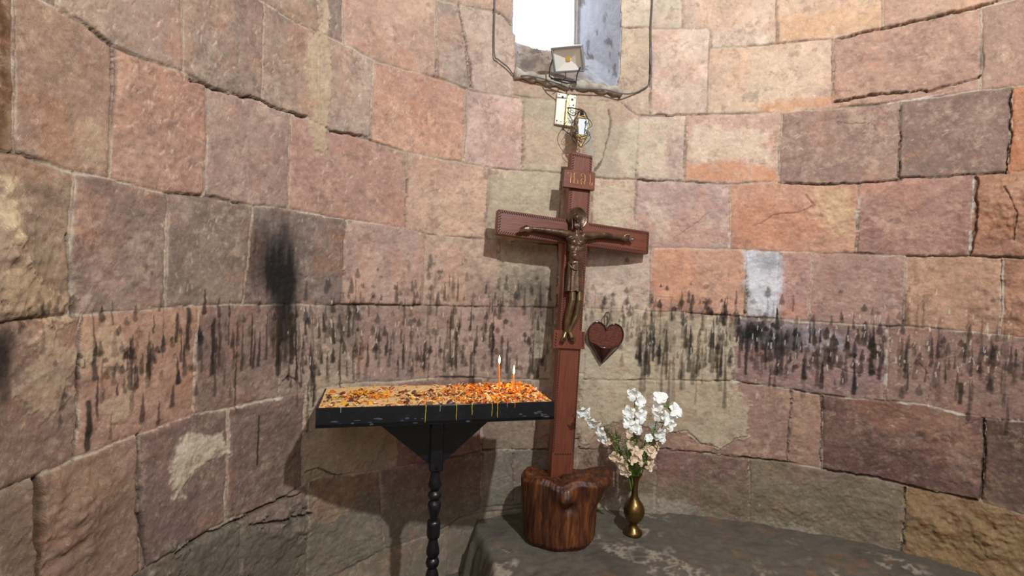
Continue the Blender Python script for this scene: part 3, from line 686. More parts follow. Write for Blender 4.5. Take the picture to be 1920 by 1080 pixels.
# ------------------------------------------------------------------ floor with raised rock platform
fx = np.arange(-1.5, 3.0, .011); fy = np.arange(-1.2, 3.1, .011); FX, FY = np.meshgrid(fx, fy)
edge_pts = np.array([(-.24, 3.2), (-.16, 2.62), (-.13, 2.48), (-.05, 2.3), (-.01, 2.12), (.02, 1.9), (.0, 1.4), (.3, .8), (1.2, .2), (3.2, -.2)])
ex = np.interp(FY, edge_pts[::-1, 1], edge_pts[::-1, 0])
sd = (FX-ex)+.05*fbm(FX, FY, 7, 4, 401, .6)
PLAT = .25
fh = PLAT*smooth(-.065, .008, sd)**.7+.0
sl_ = fh/PLAT; sl_ = 4*sl_*(1-sl_)
fh += .05*sl_*fbm(FX, FY, 13, 4, 405, .6)
fh += .012*fbm(FX, FY, 4, 5, 411, .6)+.006*fbm(FX, FY, 22, 3, 421)
fh -= .03*smooth(.25, .5, fbm(FX, FY, 5, 4, 431, .6))*smooth(.05, .2, sd)*(FY < 2.25)
fc = np.broadcast_to(s2l((96, 90, 80)), FX.shape+(3,)).copy()
fc = mixc(fc, smooth(0, .5, fbm(FX, FY, 4, 5, 441, .6))*.7, s2l((78, 72, 66)))
fc = mixc(fc, smooth(.10, .02, np.abs(fbm(FX, FY, 5, 5, 451, .65)))*smooth(-.05, .3, fbm(FX, FY, 4, 4, 455))*.7, s2l((168, 158, 142)))
fc = mixc(fc, smooth(.3, .5, fbm(FX+5, FY, 9, 4, 461, .6))*.5, s2l((128, 96, 70)))
flo = big_grid('floor', np.stack([FX, FY, fh], -1), np.ones((FX.shape[0]-1, FX.shape[1]-1), bool), M_floor, {'Col': fc})
tag(flo, 'worn grey stone floor rising to a rough ledge at the right', kind='structure')

# ------------------------------------------------------------------ crucifix
base_p = Vector(at(np.float64(1053), np.float64(895), 2.44)); top_p = Vector(at(np.float64(1092), np.float64(288), 2.60))
vax = (top_p-base_p).normalized(); CL = (top_p-base_p).length
uax = Vector(at(np.float64(1217), np.float64(451), 2.66))-Vector(at(np.float64(931), np.float64(420), 2.40))
uax = (uax-vax*uax.dot(vax)).normalized(); wax = uax.cross(vax).normalized()    # toward the viewer
MC = Matrix(((uax.x, -wax.x, vax.x, base_p.x), (uax.y, -wax.y, vax.y, base_p.y), (uax.z, -wax.z, vax.z, base_p.z), (0, 0, 0, 1)))
MCi = MC.inverted()
def lc(px, py, w=0.0):
    """image point on the plane w in front of the cross face -> local (x, y, z); y is depth"""
    d = Vector(ray(np.float64(px), np.float64(py))); o = Vector(EYE)
    lo = MCi@o; ld = MCi.to_3x3()@d; t = (-w-lo.y)/ld.y; p = lo+ld*t
    return Vector((p.x, p.y, p.z))
cross = empty('crucifix', MC)
tag(cross, 'tall carved reddish wooden cross with a bronze figure, leaning beside the wall', 'crucifix')
PW = .0605; TH = .042
z_b = (lc(931, 420)+lc(1217, 451)).z/2
xl = lc(932, 420).x; xr = lc(1217, 451).x; zt = lc(1092, 288).z
um = MB(); um.box((0, TH/2, (zt-.02)/2-.0), 2*PW, TH, zt+.02, bev=.004)
M_wood_h = mat('carved_wood_bar', (118, 62, 42), .42, noise=(14, (84, 42, 30), .3, .75), bump=.15, bscale=40, stretch=(.6, 6, 6), coat=.15)
bm_ = MB(); bm_.box(((xl+xr)/2, TH/2-.002, z_b), xr-xl, TH, 2*PW, bev=.004)
# carved slanting notches and line along the borders
def notches(mb, p0, p1, wd, inward):
    p0 = Vector(p0); p1 = Vector(p1); d = (p1-p0); L = d.length; d.normalize(); n = int(L/.0118)
    inn = Vector(inward)
    for i in range(n):
        c = p0+d*(L*(i+.5)/n)
        a = c+inn*.002-d*.0045; b = c+inn*(wd)+d*.0045
        ax = (b-a).normalized(); sd_ = Vector((ax.z, 0, -ax.x))*.0020
        y = -.0012
        mb.add([a-sd_+Vector((0, y, 0)), a+sd_+Vector((0, y, 0)), b+sd_+Vector((0, y, 0)), b-sd_+Vector((0, y, 0)), a-sd_, a+sd_, b+sd_, b-sd_], [(0, 1, 2, 3), (0, 4, 5, 1), (1, 5, 6, 2), (2, 6, 7, 3), (3, 7, 4, 0)], 1)
nb = um; e = .004; z_plate = (lc(1039, 618).z, lc(1037, 653).z); z_pl = (lc(1059, 318).z, lc(1057, 351).z)
W_ = .0125
for sx in (-1, 1):
    notches(nb, (sx*(PW-e), 0, z_pl[0]+.006), (sx*(PW-e), 0, zt-.012), W_, (-sx, 0, 0))
    notches(nb, (sx*(PW-e), 0, z_b+PW), (sx*(PW-e), 0, z_pl[1]-.004), W_, (-sx, 0, 0))
    notches(nb, (sx*(PW-e), 0, z_plate[0]+.004), (sx*(PW-e), 0, z_b-PW), W_, (-sx, 0, 0))
    notches(nb, (sx*(PW-e), 0, .12), (sx*(PW-e), 0, z_plate[1]-.004), W_*.55, (-sx, 0, 0))
notches(nb, (-PW+e, 0, zt-.012+.004), (PW-e, 0, zt-.008), W_, (0, 0, -1))
notches(nb, (-PW+.014, 0, .115), (PW-.014, 0, .115), W_*.5, (0, 0, -1))
soft(um.build('upright', None, cross, mats=[M_wood, M_groove]))
nb = bm_; yb = -.002
def nbar(a, b, i): notches(nb, (a[0], yb, a[1]), (b[0], yb, b[1]), W_, i)
for s_, (a, b) in ((-1, (xl+e, -PW)), (1, (PW, xr-e))):
    nbar((a, z_b+PW-e), (b, z_b+PW-e), (0, 0, -1)); nbar((a, z_b-PW+e), (b, z_b-PW+e), (0, 0, 1))
nbar((xl+e, z_b-PW+.014), (xl+e, z_b+PW-.014), (1, 0, 0)); nbar((xr-e, z_b-PW+.014), (xr-e, z_b+PW-.014), (-1, 0, 0))
soft(bm_.build('crossbar', None, cross, mats=[M_wood_h, M_groove]))
# title board with carved letters
def board(name, corners, th, w0, m=M_wood):
    P = [lc(x, y, w0+th) for x, y in corners]; mb = MB()
    P = [Vector((p.x, -(w0+th), p.z)) for p in P]; Q = [Vector((p.x, .001, p.z)) for p in P]
    mb.add([*P, *Q], [(3, 2, 1, 0), (4, 5, 6, 7), (0, 1, 5, 4), (1, 2, 6, 5), (2, 3, 7, 6), (3, 0, 4, 7)])
    o = mb.build(name, m, cross); bv = o.modifiers.new('b', 'BEVEL'); bv.width = .002; bv.segments = 2; return o
title = board('title_board', [(1059, 317), (1116.5, 324), (1115, 357), (1056.5, 350)], .022, 0, M_wood_h)
def T(x, y): return 910+x/4.909, 280+y/4.909
LET = [[[(762, 212), (775, 214), (788, 222), (786, 260), (782, 312)], [(762, 212), (758, 222)]],
       [[(856, 222), (834, 218), (818, 222), (816, 270), (815, 316)], [(818, 280), (836, 276), (849, 284), (850, 322)], [(818, 312), (838, 318)]],
       [[(884, 252), (882, 232), (898, 226), (914, 232), (918, 262), (916, 296), (898, 304), (882, 296), (884, 278), (902, 272), (916, 280)], [(882, 300), (884, 324)], [(912, 300), (910, 326)]],
       [[(952, 232), (964, 236), (966, 270), (963, 312), (962, 332), (972, 336), (982, 322), (983, 304)]]]
lb = MB()
for L4 in LET:
    for stp in L4:
        pts = [lc(*T(x, y), .0225) for x, y in stp]; lb.tube(curve_pts(pts, 5), .0013, 6)
lb.build('lettering', M_gold, title, True)
fbo = board('foot_board', [(1039, 618), (1097, 622), (1096, 655), (1037, 652)], .014, 0)
fb = MB()
for sx in (-1, 1):
    a = lc(1040 if sx < 0 else 1096, 623, .0145); b = lc(1038 if sx < 0 else 1095, 650, .0145)
    notches(fb, (a.x-sx*.003, a.y, a.z), (b.x-sx*.003, b.y, b.z), .009, (-sx, 0, 0))
fbo.data.materials.append(M_groove); fb.m = [1]*len(fb.f)
for p in fbo.data.polygons: pass
ov = [tuple(v.co) for v in fbo.data.vertices]; of = [tuple(p.vertices) for p in fbo.data.polygons]; bpy.data.objects.remove(fbo)
mf = MB(); mf.add(ov, of, 0); mf.add(fb.v, fb.f, 1); mf.build('foot_board', None, cross, mats=[M_wood, M_groove])

# bronze figure
def capsule(mb, a, b, ra, rb, n=14, fl=1.0):
    """tapered rounded limb; fl flattens it in depth"""
    a = Vector(a); b = Vector(b); t = (b-a); L = t.length; t = t/L if L > 1e-9 else Vector((0, 0, 1))
    q = Vector((0, -1, 0)); x = t.cross(q).normalized() if abs(t.dot(q)) < .95 else Vector((1, 0, 0)); y = t.cross(x).normalized()
    V = []; prof = []
    for i in range(5): an = PI/2*(i/5); prof.append((-ra*math.cos(an), ra*math.sin(an)))
    prof.append((0, ra)); prof.append((L, rb))
    for i in range(1, 6): an = PI/2*(i/5); prof.append((L+rb*math.sin(an), rb*math.cos(an)))
    for d, r in prof:
        r = max(r, 1e-4)
        for k in range(n): an = 2*PI*k/n; V.append(a+t*d+x*math.cos(an)*r+y*math.sin(an)*r*fl)
    Fc = []
    for i in range(len(prof)-1):
        for k in range(n): l = (k+1) % n; Fc.append((i*n+k, i*n+l, i*n+n+l, i*n+n+k))
    Fc += [tuple(range(n-1, -1, -1)), tuple(range((len(prof)-1)*n, len(prof)*n))]
    mb.add(V, Fc)
def remesh(o, vs, sm=4):
    r = o.modifiers.new('r', 'REMESH'); r.mode = 'VOXEL'; r.voxel_size = vs; r.use_smooth_shade = True
    s = o.modifiers.new('s', 'SMOOTH'); s.iterations = sm; s.factor = .5
PXM = .00290
fg = MB(); w1 = .030
def Lp(x, y, w=w1): return lc(x, y, w)
r = lambda p: p*PXM
# trunk
capsule(fg, Lp(1076, 500), Lp(1086, 500), r(9), r(9), fl=.8)
capsule(fg, Lp(1077, 492), Lp(1079, 470), r(10.5), r(12), fl=.75); capsule(fg, Lp(1083, 492), Lp(1083, 470), r(10), r(12), fl=.75)
capsule(fg, Lp(1074, 466), Lp(1074, 450), r(10), r(9), fl=.85); capsule(fg, Lp(1088, 467), Lp(1088, 452), r(10), r(9), fl=.85)
capsule(fg, Lp(1069, 446), Lp(1093, 448), r(8), r(8), fl=.9); capsule(fg, Lp(1077, 480, w1+.012), Lp(1080, 486, w1+.012), r(7), r(7))
capsule(fg, Lp(1075, 455, w1+.010), Lp(1077, 457, w1+.010), r(8), r(7)); capsule(fg, Lp(1087, 456, w1+.010), Lp(1086, 458, w1+.010), r(8), r(7))
capsule(fg, Lp(1081, 442), Lp(1081, 424, w1+.006), r(6.5), r(5))
# arms
for sh, el, wr, sg in (((1069, 440), (1031, 433), (1000, 429), -1), ((1094, 442), (1131, 440), (1163, 446), 1)):
    capsule(fg, Lp(*sh), Lp((sh[0]*.55+el[0]*.45), (sh[1]*.5+el[1]*.5)+.5), r(7.4), r(6.8)); capsule(fg, Lp((sh[0]*.6+el[0]*.4), (sh[1]*.5+el[1]*.5)), Lp(*el), r(6.8), r(5.2))
    capsule(fg, Lp(*el), Lp(*wr), r(5.6), r(3.5)); 
    pc = (wr[0]+sg*9, wr[1]+.8)
    capsule(fg, Lp(*wr), Lp(*pc), r(3.4), r(5.2), fl=.55); capsule(fg, Lp(pc[0], pc[1]+1), Lp(pc[0]+sg*4, pc[1]), r(5), r(4.6), fl=.5)
    for k, (dy, ln) in enumerate([(-3.2, 10), (-1.1, 11.5), (1.1, 11), (3.2, 9)]):
        a = (pc[0]+sg*6, pc[1]+dy); b = (a[0]+sg*ln*.55, a[1]+dy*.1+.3); c = (b[0]+sg*ln*.45, b[1]+.6)
        capsule(fg, Lp(*a), Lp(*b, w1+.004), r(1.5), r(1.3), 8); capsule(fg, Lp(*b, w1+.004), Lp(*c, w1+.010), r(1.3), r(1.0), 8)
    a = (pc[0]-sg*2, pc[1]-4); b = (pc[0]+sg*4, pc[1]-7.0); c = (pc[0]+sg*9, pc[1]-5.5)
    capsule(fg, Lp(*a), Lp(*b, w1+.006), r(1.9), r(1.5), 8); capsule(fg, Lp(*b, w1+.006), Lp(*c, w1+.012), r(1.5), r(1.1), 8)
# head
wh = w1+.014
capsule(fg, Lp(1081, 409, wh), Lp(1082, 418, wh+.002), r(8.2), r(6.2)); capsule(fg, Lp(1082, 419, wh+.006), Lp(1082.6, 424, wh+.008), r(5), r(3))
capsule(fg, Lp(1082, 409, wh+r(7.6)), Lp(1082.8, 415.2, wh+r(9.8)), r(1.0), r(1.7), 8)       # nose
for sx in (-1, 1):
    capsule(fg, Lp(1082+sx*1.8, 407.3, wh+r(7.6)), Lp(1082+sx*5.4, 408.4, wh+r(6.0)), r(1.1), r(.9), 8)  # brow
    fg.ell(Lp(1082+sx*3.5, 410.8, wh+r(6.6)), r(1.7), r(1.0), r(1.1), 8)                   # eyelid
    fg.ell(Lp(1081+sx*7.6, 412, wh), r(1.0), r(1.8), r(2.4), 8)                                  # ear
capsule(fg, Lp(1080.2, 418.4, wh+r(7.5)), Lp(1085, 418.6, wh+r(7.5)), r(.8), r(.8), 8)         # mouth
corp = fg.build('corpus', M_bronze, cross, True); remesh(corp, .0013, 3); corp['label'] = 'dark bronze crucified figure'
# legs as their own worn metal
lg = MB()
for hip, kn, ca, an, to in (((1074, 520), (1073, 563), (1066, 592), (1061, 622), (1055.5, 640)), ((1086, 520), (1086, 563), (1081, 592), (1067.5, 621), (1075.5, 639))):
    capsule(lg, Lp(*hip), Lp(*kn, w1+.014), r(6.9), r(5.4)); capsule(lg, Lp(*kn, w1+.014), Lp(*ca, w1+.006), r(5.6), r(5.6)); capsule(lg, Lp(*ca, w1+.006), Lp(*an, w1), r(5.6), r(3.3))
    sx = to[0]-an[0]; capsule(lg, Lp(*an, w1), Lp(an[0]+sx*.6, an[1]+11, w1+.006), r(3.4), r(4.0), fl=.8)
    for k in range(5):
        o_ = (k-2)*1.7; capsule(lg, Lp(an[0]+sx*.6+o_, an[1]+11, w1+.006), Lp(to[0]+o_*1.15, to[1]-abs(o_)*.5+1.5, w1+.004), r(1.3), r(1.0), 8)
legs = lg.build('legs', M_bronze_worn, corp, True); remesh(legs, .0013, 3); legs['label'] = 'legs and feet rubbed to a brassy shine'
# loincloth
V = []; n = 56; prof = [(491, 1077.5, 12.2), (494, 1077.5, 13.0), (500, 1078, 12.6), (510, 1077.6, 13.6), (522, 1077.4, 14.6), (534, 1077, 15.2), (543, 1076.6, 15.6), (546, 1076.5, 15.9), (545, 1076.5, 14.6), (530, 1077, 13.4)]
for i, (y, x, hw) in enumerate(prof):
    for k in range(n):
        a = 2*PI*k/n; f = (min(i, 7)/7)**.7; fold = 1+f*(.07*math.sin(a*9+1)+.05*math.sin(a*14+i*.2))
        c = Lp(x+math.cos(a)*hw*fold, y+(1.0*math.sin(a*9+1) if 5 < i < 9 else 0), w1)
        V.append(Vector((c.x, c.y-math.sin(a)*r(hw)*.78*fold, c.z)))
Fc = [(i*n+k, i*n+(k+1) % n, (i+1)*n+(k+1) % n, (i+1)*n+k) for i in range(len(prof)-1) for k in range(n)]
lo = MB(); lo.add(V, Fc)
for pts in ([(1066, 493), (1073, 503), (1082, 507), (1090, 496)], [(1066, 491), (1076, 494), (1090, 491)], [(1088, 494), (1089, 515), (1090, 540)], [(1067, 497), (1066, 520), (1064, 544)], [(1077, 516), (1077, 530), (1076, 544)]):
    P = []
    for i, (x, y) in enumerate(pts):
        f = 1-((x-1078)/14.0)**2; P.append(Lp(x, y, w1+r(11)*math.sqrt(max(f, .05))*.95))
    lo.tube(curve_pts(P, 6), [r(1.0)]*(len(curve_pts(P, 6))), 8)
soft(lo.build('loincloth', M_bronze, corp), 60)
# hair and beard
hb_ = MB()
for sx in (-1, 1):
    for k in range(9):
        t = k/8; x0 = 1081.5+sx*(.6+t*.4)
        P = [Lp(x0, 400.5+t*.5, wh+r(4-3*t)), Lp(1081.5+sx*(5.5+t*2.2), 403+t*2, wh+r(3.5-4*t)), Lp(1081.5+sx*(8.6+t*1), 411+t, wh+r(1.0-3*t)), Lp(1081.5+sx*(8+t), 421, wh+r(1-3*t)), Lp(1081.5+sx*(8.5+t*1.8), 431+k*.3, w1+r(6-3*t))]
        hb_.tube(curve_pts(P, 5), [r(1.5)]*20+[r(.7)], 6)
for k in range(9):
    x = 1082.3+(k-4)*1.15; P = [Lp(x, 418.5-abs(k-4)*.9, wh+r(6.6-abs(k-4)*.5)), Lp(x*.9+108.2, 424, wh+r(7)), Lp(1082.3+(k-4)*.5, 430-abs(k-4)*.5, wh+r(5.5))]
    hb_.tube(curve_pts(P, 4), [r(1.1)]*8+[r(.5)], 6)
hb_.build('hair', M_bronze, corp, True)
# halo
hc = Lp(1082, 409, .012); hm = MB()
Mh = Matrix.Rotation(-PI/2, 3, 'X')
pr = [(0, 0), (r(18.2), 0), (r(19.2), .002), (r(19), .006), (r(16), .0055), (r(15.4), .0035), (0, .003)]
def lathe_y(mb, prof, c, n=48):
    V = []; 
    for rr_, h in prof:
        for k in range(n): a = 2*PI*k/n; V.append(Vector((c.x+rr_*math.cos(a), c.y-h, c.z+rr_*math.sin(a))))
    Fc = [(i*n+k, i*n+(k+1) % n, (i+1)*n+(k+1) % n, (i+1)*n+k) for i in range(len(prof)-1) for k in range(n)]
    mb.add(V, Fc)
lathe_y(hm, pr, hc)
for k in range(30):
    a = 2*PI*k/30; hm.tube([(hc.x+math.cos(a)*r(9), hc.y-.0035, hc.z+math.sin(a)*r(9)), (hc.x+math.cos(a)*r(15.3), hc.y-.0035, hc.z+math.sin(a)*r(15.3))], .0011, 5)
soft(hm.build('halo', M_bronze, corp), 50)

# ------------------------------------------------------------------ stump
def wood_stump_mat():
    m = bpy.data.materials.new('stump_wood'); m.use_nodes = True; nt = m.node_tree; N = nt.nodes; L = nt.links
    b = N['Principled BSDF']; b.inputs['Roughness'].default_value = .5; b.inputs['Specular IOR Level'].default_value = .35; b.inputs['Coat Weight'].default_value = .05
    tc = N.new('ShaderNodeTexCoord'); mp = N.new('ShaderNodeMapping'); mp.inputs['Scale'].default_value = (1, 1, .16); L.new(tc.outputs['Object'], mp.inputs[0])
    n = N.new('ShaderNodeTexNoise'); n.inputs['Scale'].default_value = 38; n.inputs['Detail'].default_value = 9; n.inputs['Roughness'].default_value = .65; n.inputs['Distortion'].default_value = .6
    L.new(mp.outputs[0], n.inputs['Vector'])
    n0 = N.new('ShaderNodeTexNoise'); n0.inputs['Scale'].default_value = 5; L.new(tc.outputs['Object'], n0.inputs['Vector'])
    r_ = N.new('ShaderNodeValToRGB'); cr = r_.color_ramp; cr.elements[0].position = .30; cr.elements[0].color = (*s2l((34, 18, 12)), 1); cr.elements[1].position = .72; cr.elements[1].color = (*s2l((142, 86, 42)), 1)
    e_ = cr.elements.new(.5); e_.color = (*s2l((86, 46, 26)), 1)
    L.new(n.outputs['Fac'], r_.inputs[0])
    mx = N.new('ShaderNodeMix'); mx.data_type = 'RGBA'; mx.blend_type = 'MULTIPLY'; mx.inputs[0].default_value = .6
    r2 = N.new('ShaderNodeValToRGB'); r2.color_ramp.elements[0].position = .35; r2.color_ramp.elements[0].color = (.35, .3, .28, 1); r2.color_ramp.elements[1].position = .6; L.new(n0.outputs['Fac'], r2.inputs[0])
    L.new(r_.outputs[0], mx.inputs[6]); L.new(r2.outputs[0], mx.inputs[7]); L.new(mx.outputs[2], b.inputs['Base Color'])
    bp = N.new('ShaderNodeBump'); bp.inputs['Strength'].default_value = .5; bp.inputs['Distance'].default_value = .006; L.new(n.outputs['Fac'], bp.inputs['Height']); L.new(bp.outputs[0], b.inputs['Normal'])
    return m
M_stump = wood_stump_mat()
sc_ = Vector(at(np.float64(1047), np.float64(1010), 2.43)); sc_.z = PLAT-.006
stump = None
n = 220; hN = 70; SHT = .322
th = np.linspace(0, 2*PI, n, endpoint=False)      # 0 = +X (right), -pi/2 = toward camera
V = np.zeros((hN, n, 3))
def gauss(a, c, w): d = (a-c+PI) % (2*PI)-PI; return np.exp(-(d/w)**2)
for i in range(hN):
    t = i/(hN-1)
    rx = .172+.0*t; 
    flare = .070*smooth(.45, 1.0, np.array(t))*gauss(th, 0.0, .75)+.016*t*gauss(th, PI, .6)-.0*t
    ry = .145
    rad = 1/np.sqrt((np.cos(th)/rx)**2+(np.sin(th)/ry)**2)+flare
    rad *= 1+.03*t
    rad -= .007*gauss(th, -PI/2-.45, .10)*smooth(.25, .9, np.array(t)) + .006*gauss(th, -PI/2+.55, .09)*smooth(.2, .9, np.array(t))
    rad -= .05*(1-smooth(0, .10, np.array(t)))*.4
    rad += .006*np.sin(th*7+1)*.6 + .005*fbm(np.cos(th)*2+5, np.sin(th)*2+t*.6, 2, 4, 501)+.004*fbm(th*11, np.full(n, t*1.5), 2, 3, 502)
    kz = np.exp(-((t-.82)/.10)**2); rad += .030*kz*gauss(th, -PI/2+.10, .20)
    rad -= .020*np.exp(-((t-.64)/.07)**2)*gauss(th, -PI/2+.2, .18)
    rnd = smooth(.93, 1.0, np.array(t)); rad -= .018*rnd
    ztop = SHT*(1+.05*gauss(th, 0, .7)-.10*gauss(th, PI/2, 1.1)+.03*np.sin(th*5+.6))
    zz = ztop*t+.0*t
    V[i, :, 0] = np.cos(th)*rad; V[i, :, 1] = np.sin(th)*rad; V[i, :, 2] = zz
top = [V[-1]*np.array([f, f, 1])-np.array([0, 0, d]) + np.stack([0*th, 0*th, .004*fbm(np.cos(th)*f*3, np.sin(th)*f*3, 3, 3, 511)], 1) for f, d in ((.92, .002), (.8, .008), (.62, .013), (.42, .015), (.2, .014), (.02, .014))]
for q_ in top[1:]: q_[:, 2] = q_[:, 2]*.5+np.mean(q_[:, 2])*.5
V = np.concatenate([V, np.array(top)]); R_ = V.shape[0]
Fc = [(i*n+k, i*n+(k+1) % n, (i+1)*n+(k+1) % n, (i+1)*n+k) for i in range(R_-1) for k in range(n)]
Fc += [tuple(range(n-1, -1, -1)), tuple(range((R_-1)*n, R_*n))]
stump = mesh_obj('stump', V.reshape(-1, 3), Fc, M_stump); stump.location = sc_
tag(stump, 'dark varnished tree stump with a knot, holding the foot of the cross', 'stump')

# ------------------------------------------------------------------ candle table
KT = 1.5-.478
def tp(px, py):                       # pixel on the rim plane
    d = ray(np.float64(px), np.float64(py)); t = (KT-1.5)/d[2]; p = EYE+d*t; return Vector(p)
FL, FR, BL, BR = tp(592, 766), tp(1040, 753), tp(605, 729), tp(1001, 720)
ua = (FR-FL).normalized(); TW = (FR-FL).length; va = Vector((-ua.y, ua.x, 0)); TD = ((BL-FL).dot(va)+(BR-FR).dot(va))/2
ctr_t = (FL+FR)/2+va*TD/2; ang = math.atan2(ua.y, ua.x)
table = empty('candle_stand'); table.location = (ctr_t.x, ctr_t.y, 0); table.rotation_euler = (0, 0, ang)
tag(table, 'black candle stand with a long sand tray on a turned post', 'candle stand')
TRH = .070; wt = .008
def tx(px): return (px-592)/448*TW-TW/2
tb = MB(); z0 = KT-TRH
tb.box((0, 0, z0+.006), TW, TD, .012)
for sy in (-1, 1): tb.box((0, sy*(TD/2-wt/2), KT-TRH/2), TW, wt, TRH, bev=.0015)
for sx in (-1, 1): tb.box((sx*(TW/2-wt/2), 0, KT-TRH/2), wt, TD-2*wt, TRH)
for _ in range(26):
    x = random.choice([tx(688), tx(760), tx(965), tx(1010), tx(640), tx(850)])+random.gauss(0, .02); z = KT-.05+random.gauss(0, .008)
    tb.ell((x, -TD/2-.0002, z), random.uniform(.003, .013), .0007, random.uniform(.0015, .004), 10, m=1)
soft(tb.build('tray', None, table, mats=[M_black, mat('smeared_wax', (50, 57, 66), .5)]))
# wax runs on the tray face
M_wax_y = mat('yellow_wax', (196, 168, 40), .4, sub=.2); M_wax_o = mat('orange_wax', (206, 104, 20), .4, sub=.2); M_wax_g = mat('pale_wax', (122, 136, 128), .5)
for px_, ln, m_ in ((785, .064, M_wax_y), (843, .060, M_wax_y), (912, .050, M_wax_y), (923, .056, M_wax_y), (873, .042, M_wax_y), (812, .026, M_wax_g), (634, .018, M_wax_g), (958, .020, M_wax_o), (942, .018, M_wax_g)):
    mb = MB(); x = tx(px_); pts = [(x+random.uniform(-.001, .001), -TD/2-.0005, KT+.001-ln*i/6) for i in range(7)]
    mb.tube(pts, [.0022, .0018, .0024, .0016, .0022, .0018, .0026], 8, flat=.7); mb.build('wax_drip', m_, table, True)
# sand
gxn, gyn = 220, 80; SX, SY = np.meshgrid(np.linspace(-TW/2+wt, TW/2-wt, gxn), np.linspace(-TD/2+wt, TD/2-wt, gyn))
def sand_h(x, y):
    back = np.clip((np.asarray(y)+TD/2)/TD, 0, 1)
    return KT-.004+.010*back+.005*fbm(x, y, 7, 4, 601)+.002*fbm(x, y, 40, 3, 602)
SZ = sand_h(SX, SY)
big_s = big_grid('sand', np.stack([SX, SY, SZ], -1), np.ones((gyn-1, gxn-1), bool), M_sand, {}, table); big_s['kind'] = 'stuff'
# wax scraps
def wax(name, c, **k): return mat(name, c, .38, sub=.25, **k)
WM = [wax('scrap_orange', (222, 128, 26)), wax('scrap_amber', (196, 92, 22)), wax('scrap_rust', (122, 52, 24)), wax('scrap_cream', (222, 186, 128)), wax('scrap_yellow', (224, 160, 34)), wax('scrap_grey', (92, 80, 62)), wax('scrap_brown', (84, 40, 24))]
mb = MB(); rg = random.Random(21)
def chip(x, y, z, s, m):
    n = rg.choice((5, 6, 7)); a0 = rg.random()*6; tl = (rg.gauss(0, .45), rg.gauss(0, .45)); h = s*rg.uniform(.18, .5); P = []
    for t in (0, 1):
        for k in range(n):
            a = a0+2*PI*k/n; rr_ = s*rg.uniform(.5, 1.15)*(1 if t == 0 else .72); xx = math.cos(a)*rr_; yy = math.sin(a)*rr_*.7
            P.append((x+xx, y+yy, z+xx*tl[0]+yy*tl[1]+h*t))
    mb.add(P, [tuple(range(n-1, -1, -1)), tuple(range(n, 2*n))]+[(k, (k+1) % n, n+(k+1) % n, n+k) for k in range(n)], m)
for _ in range(2700):
    x = rg.uniform(-TW/2+.015, TW/2-.012); y = rg.uniform(-TD/2+.012, TD/2-.012); fx_ = (x+TW/2)/TW; fy_ = (y+TD/2)/TD
    dn = .34+.85*smooth(.35, .75, np.array(fx_))-(.55*smooth(.5, .9, np.array(fy_)) if fx_ < .6 else 0)+.5*float(fbm(np.array([x]), np.array([y]), 11, 3, 610)[0])
    if rg.random() > dn: continue
    right = fx_ > .55
    m = rg.choices(range(7), (5, 6, 5, 5, 4, 2, 4) if right else (2, 3, 4, 7, 3, 4, 5))[0]
    s = rg.choice((.003, .005, .007, .009, .012))*rg.uniform(.8, 1.25)
    chip(x, y, float(sand_h(np.array(x), np.array(y)))+rg.uniform(0, .005), s, m)
for cx_0, cy_0, rr0, m0 in ((tx(668), .03, .030, 4), (tx(905)+.0, .05, .035, 0), (tx(985), .0, .05, 1), (tx(700), -.02, .03, 0)):
    for _ in range(130):
        x = cx_0+rg.gauss(0, rr0*.6); y = cy_0+rg.gauss(0, rr0*.45)
        if abs(x) > TW/2-.015 or abs(y) > TD/2-.015: continue
        chip(x, y, float(sand_h(np.array(x), np.array(y)))+rg.uniform(0, .012), rg.uniform(.003, .008), rg.choice((m0, m0, 4, 0, 1)))
for _ in range(150):
    x = rg.uniform(-TW/2+.05, TW/2-.04); y = rg.uniform(-TD/2+.02, TD/2-.02); a = rg.random()*PI; l = rg.uniform(.006, .016); z = float(sand_h(np.array(x), np.array(y)))+.004
    mb.tube([(x, y, z), (x+math.cos(a)*l, y+math.sin(a)*l*.7, z+rg.uniform(0, .006))], .002, 5, rg.choice((0, 1, 4, 4, 3)))
o = mb.build('wax_scraps', None, None, False, mats=WM); o.location = table.location; o.rotation_euler = table.rotation_euler
tag(o, 'scattered orange, amber and cream scraps of candle wax lying on the sand tray', 'wax scraps', kind='stuff')
# apron board
bz = z0; hb2 = (tx(680), tx(945)); 
ap = MB(); ap.prism([(hb2[0], bz), (hb2[1]+.004, bz), (.012+(tx(816)+.0), bz-.215), (tx(816)-.012, bz-.215)], .016); ap_o = ap.build('apron_board', M_black, table); ap_o.location = (0, -.008, 0)
# post
pcx = tx(817); ps = MB(); ps.box((pcx, -.0, bz-.115), .052, .052, .23, bev=.004); soft(ps.build('post_block', M_black, table))
zc = lambda y: KT-TRH-(y-791)/950*2.02
prof = [(.004, zc(889)), (.027, zc(889)), (.027, zc(896)), (.019, zc(899)), (.018, zc(905)), (.022, zc(918)), (.027, zc(928)), (.022, zc(934)), (.016, zc(937)), (.016, zc(939)), (.024, zc(942)), (.0275, zc(947)), (.024, zc(952)), (.016, zc(955)), (.016, zc(957)), (.024, zc(961)), (.0265, zc(966)), (.023, zc(976)), (.017, zc(988)), (.016, zc(994)), (.0245, zc(996)), (.0265, zc(1001)), (.0265, zc(1022)), (.024, zc(1027)), (.017, zc(1029)), (.019, zc(1036)), (.0255, zc(1050)), (.0265, zc(1057)), (.022, zc(1063)), (.017, zc(1066)), (.024, zc(1069)), (.0275, zc(1075)), (.024, zc(1081)), (.016, zc(1085)), (.024, zc(1095)), (.0265, zc(1101)), (.0165, zc(1128)), (.0265, zc(1135))]
zl = prof[-1][1]
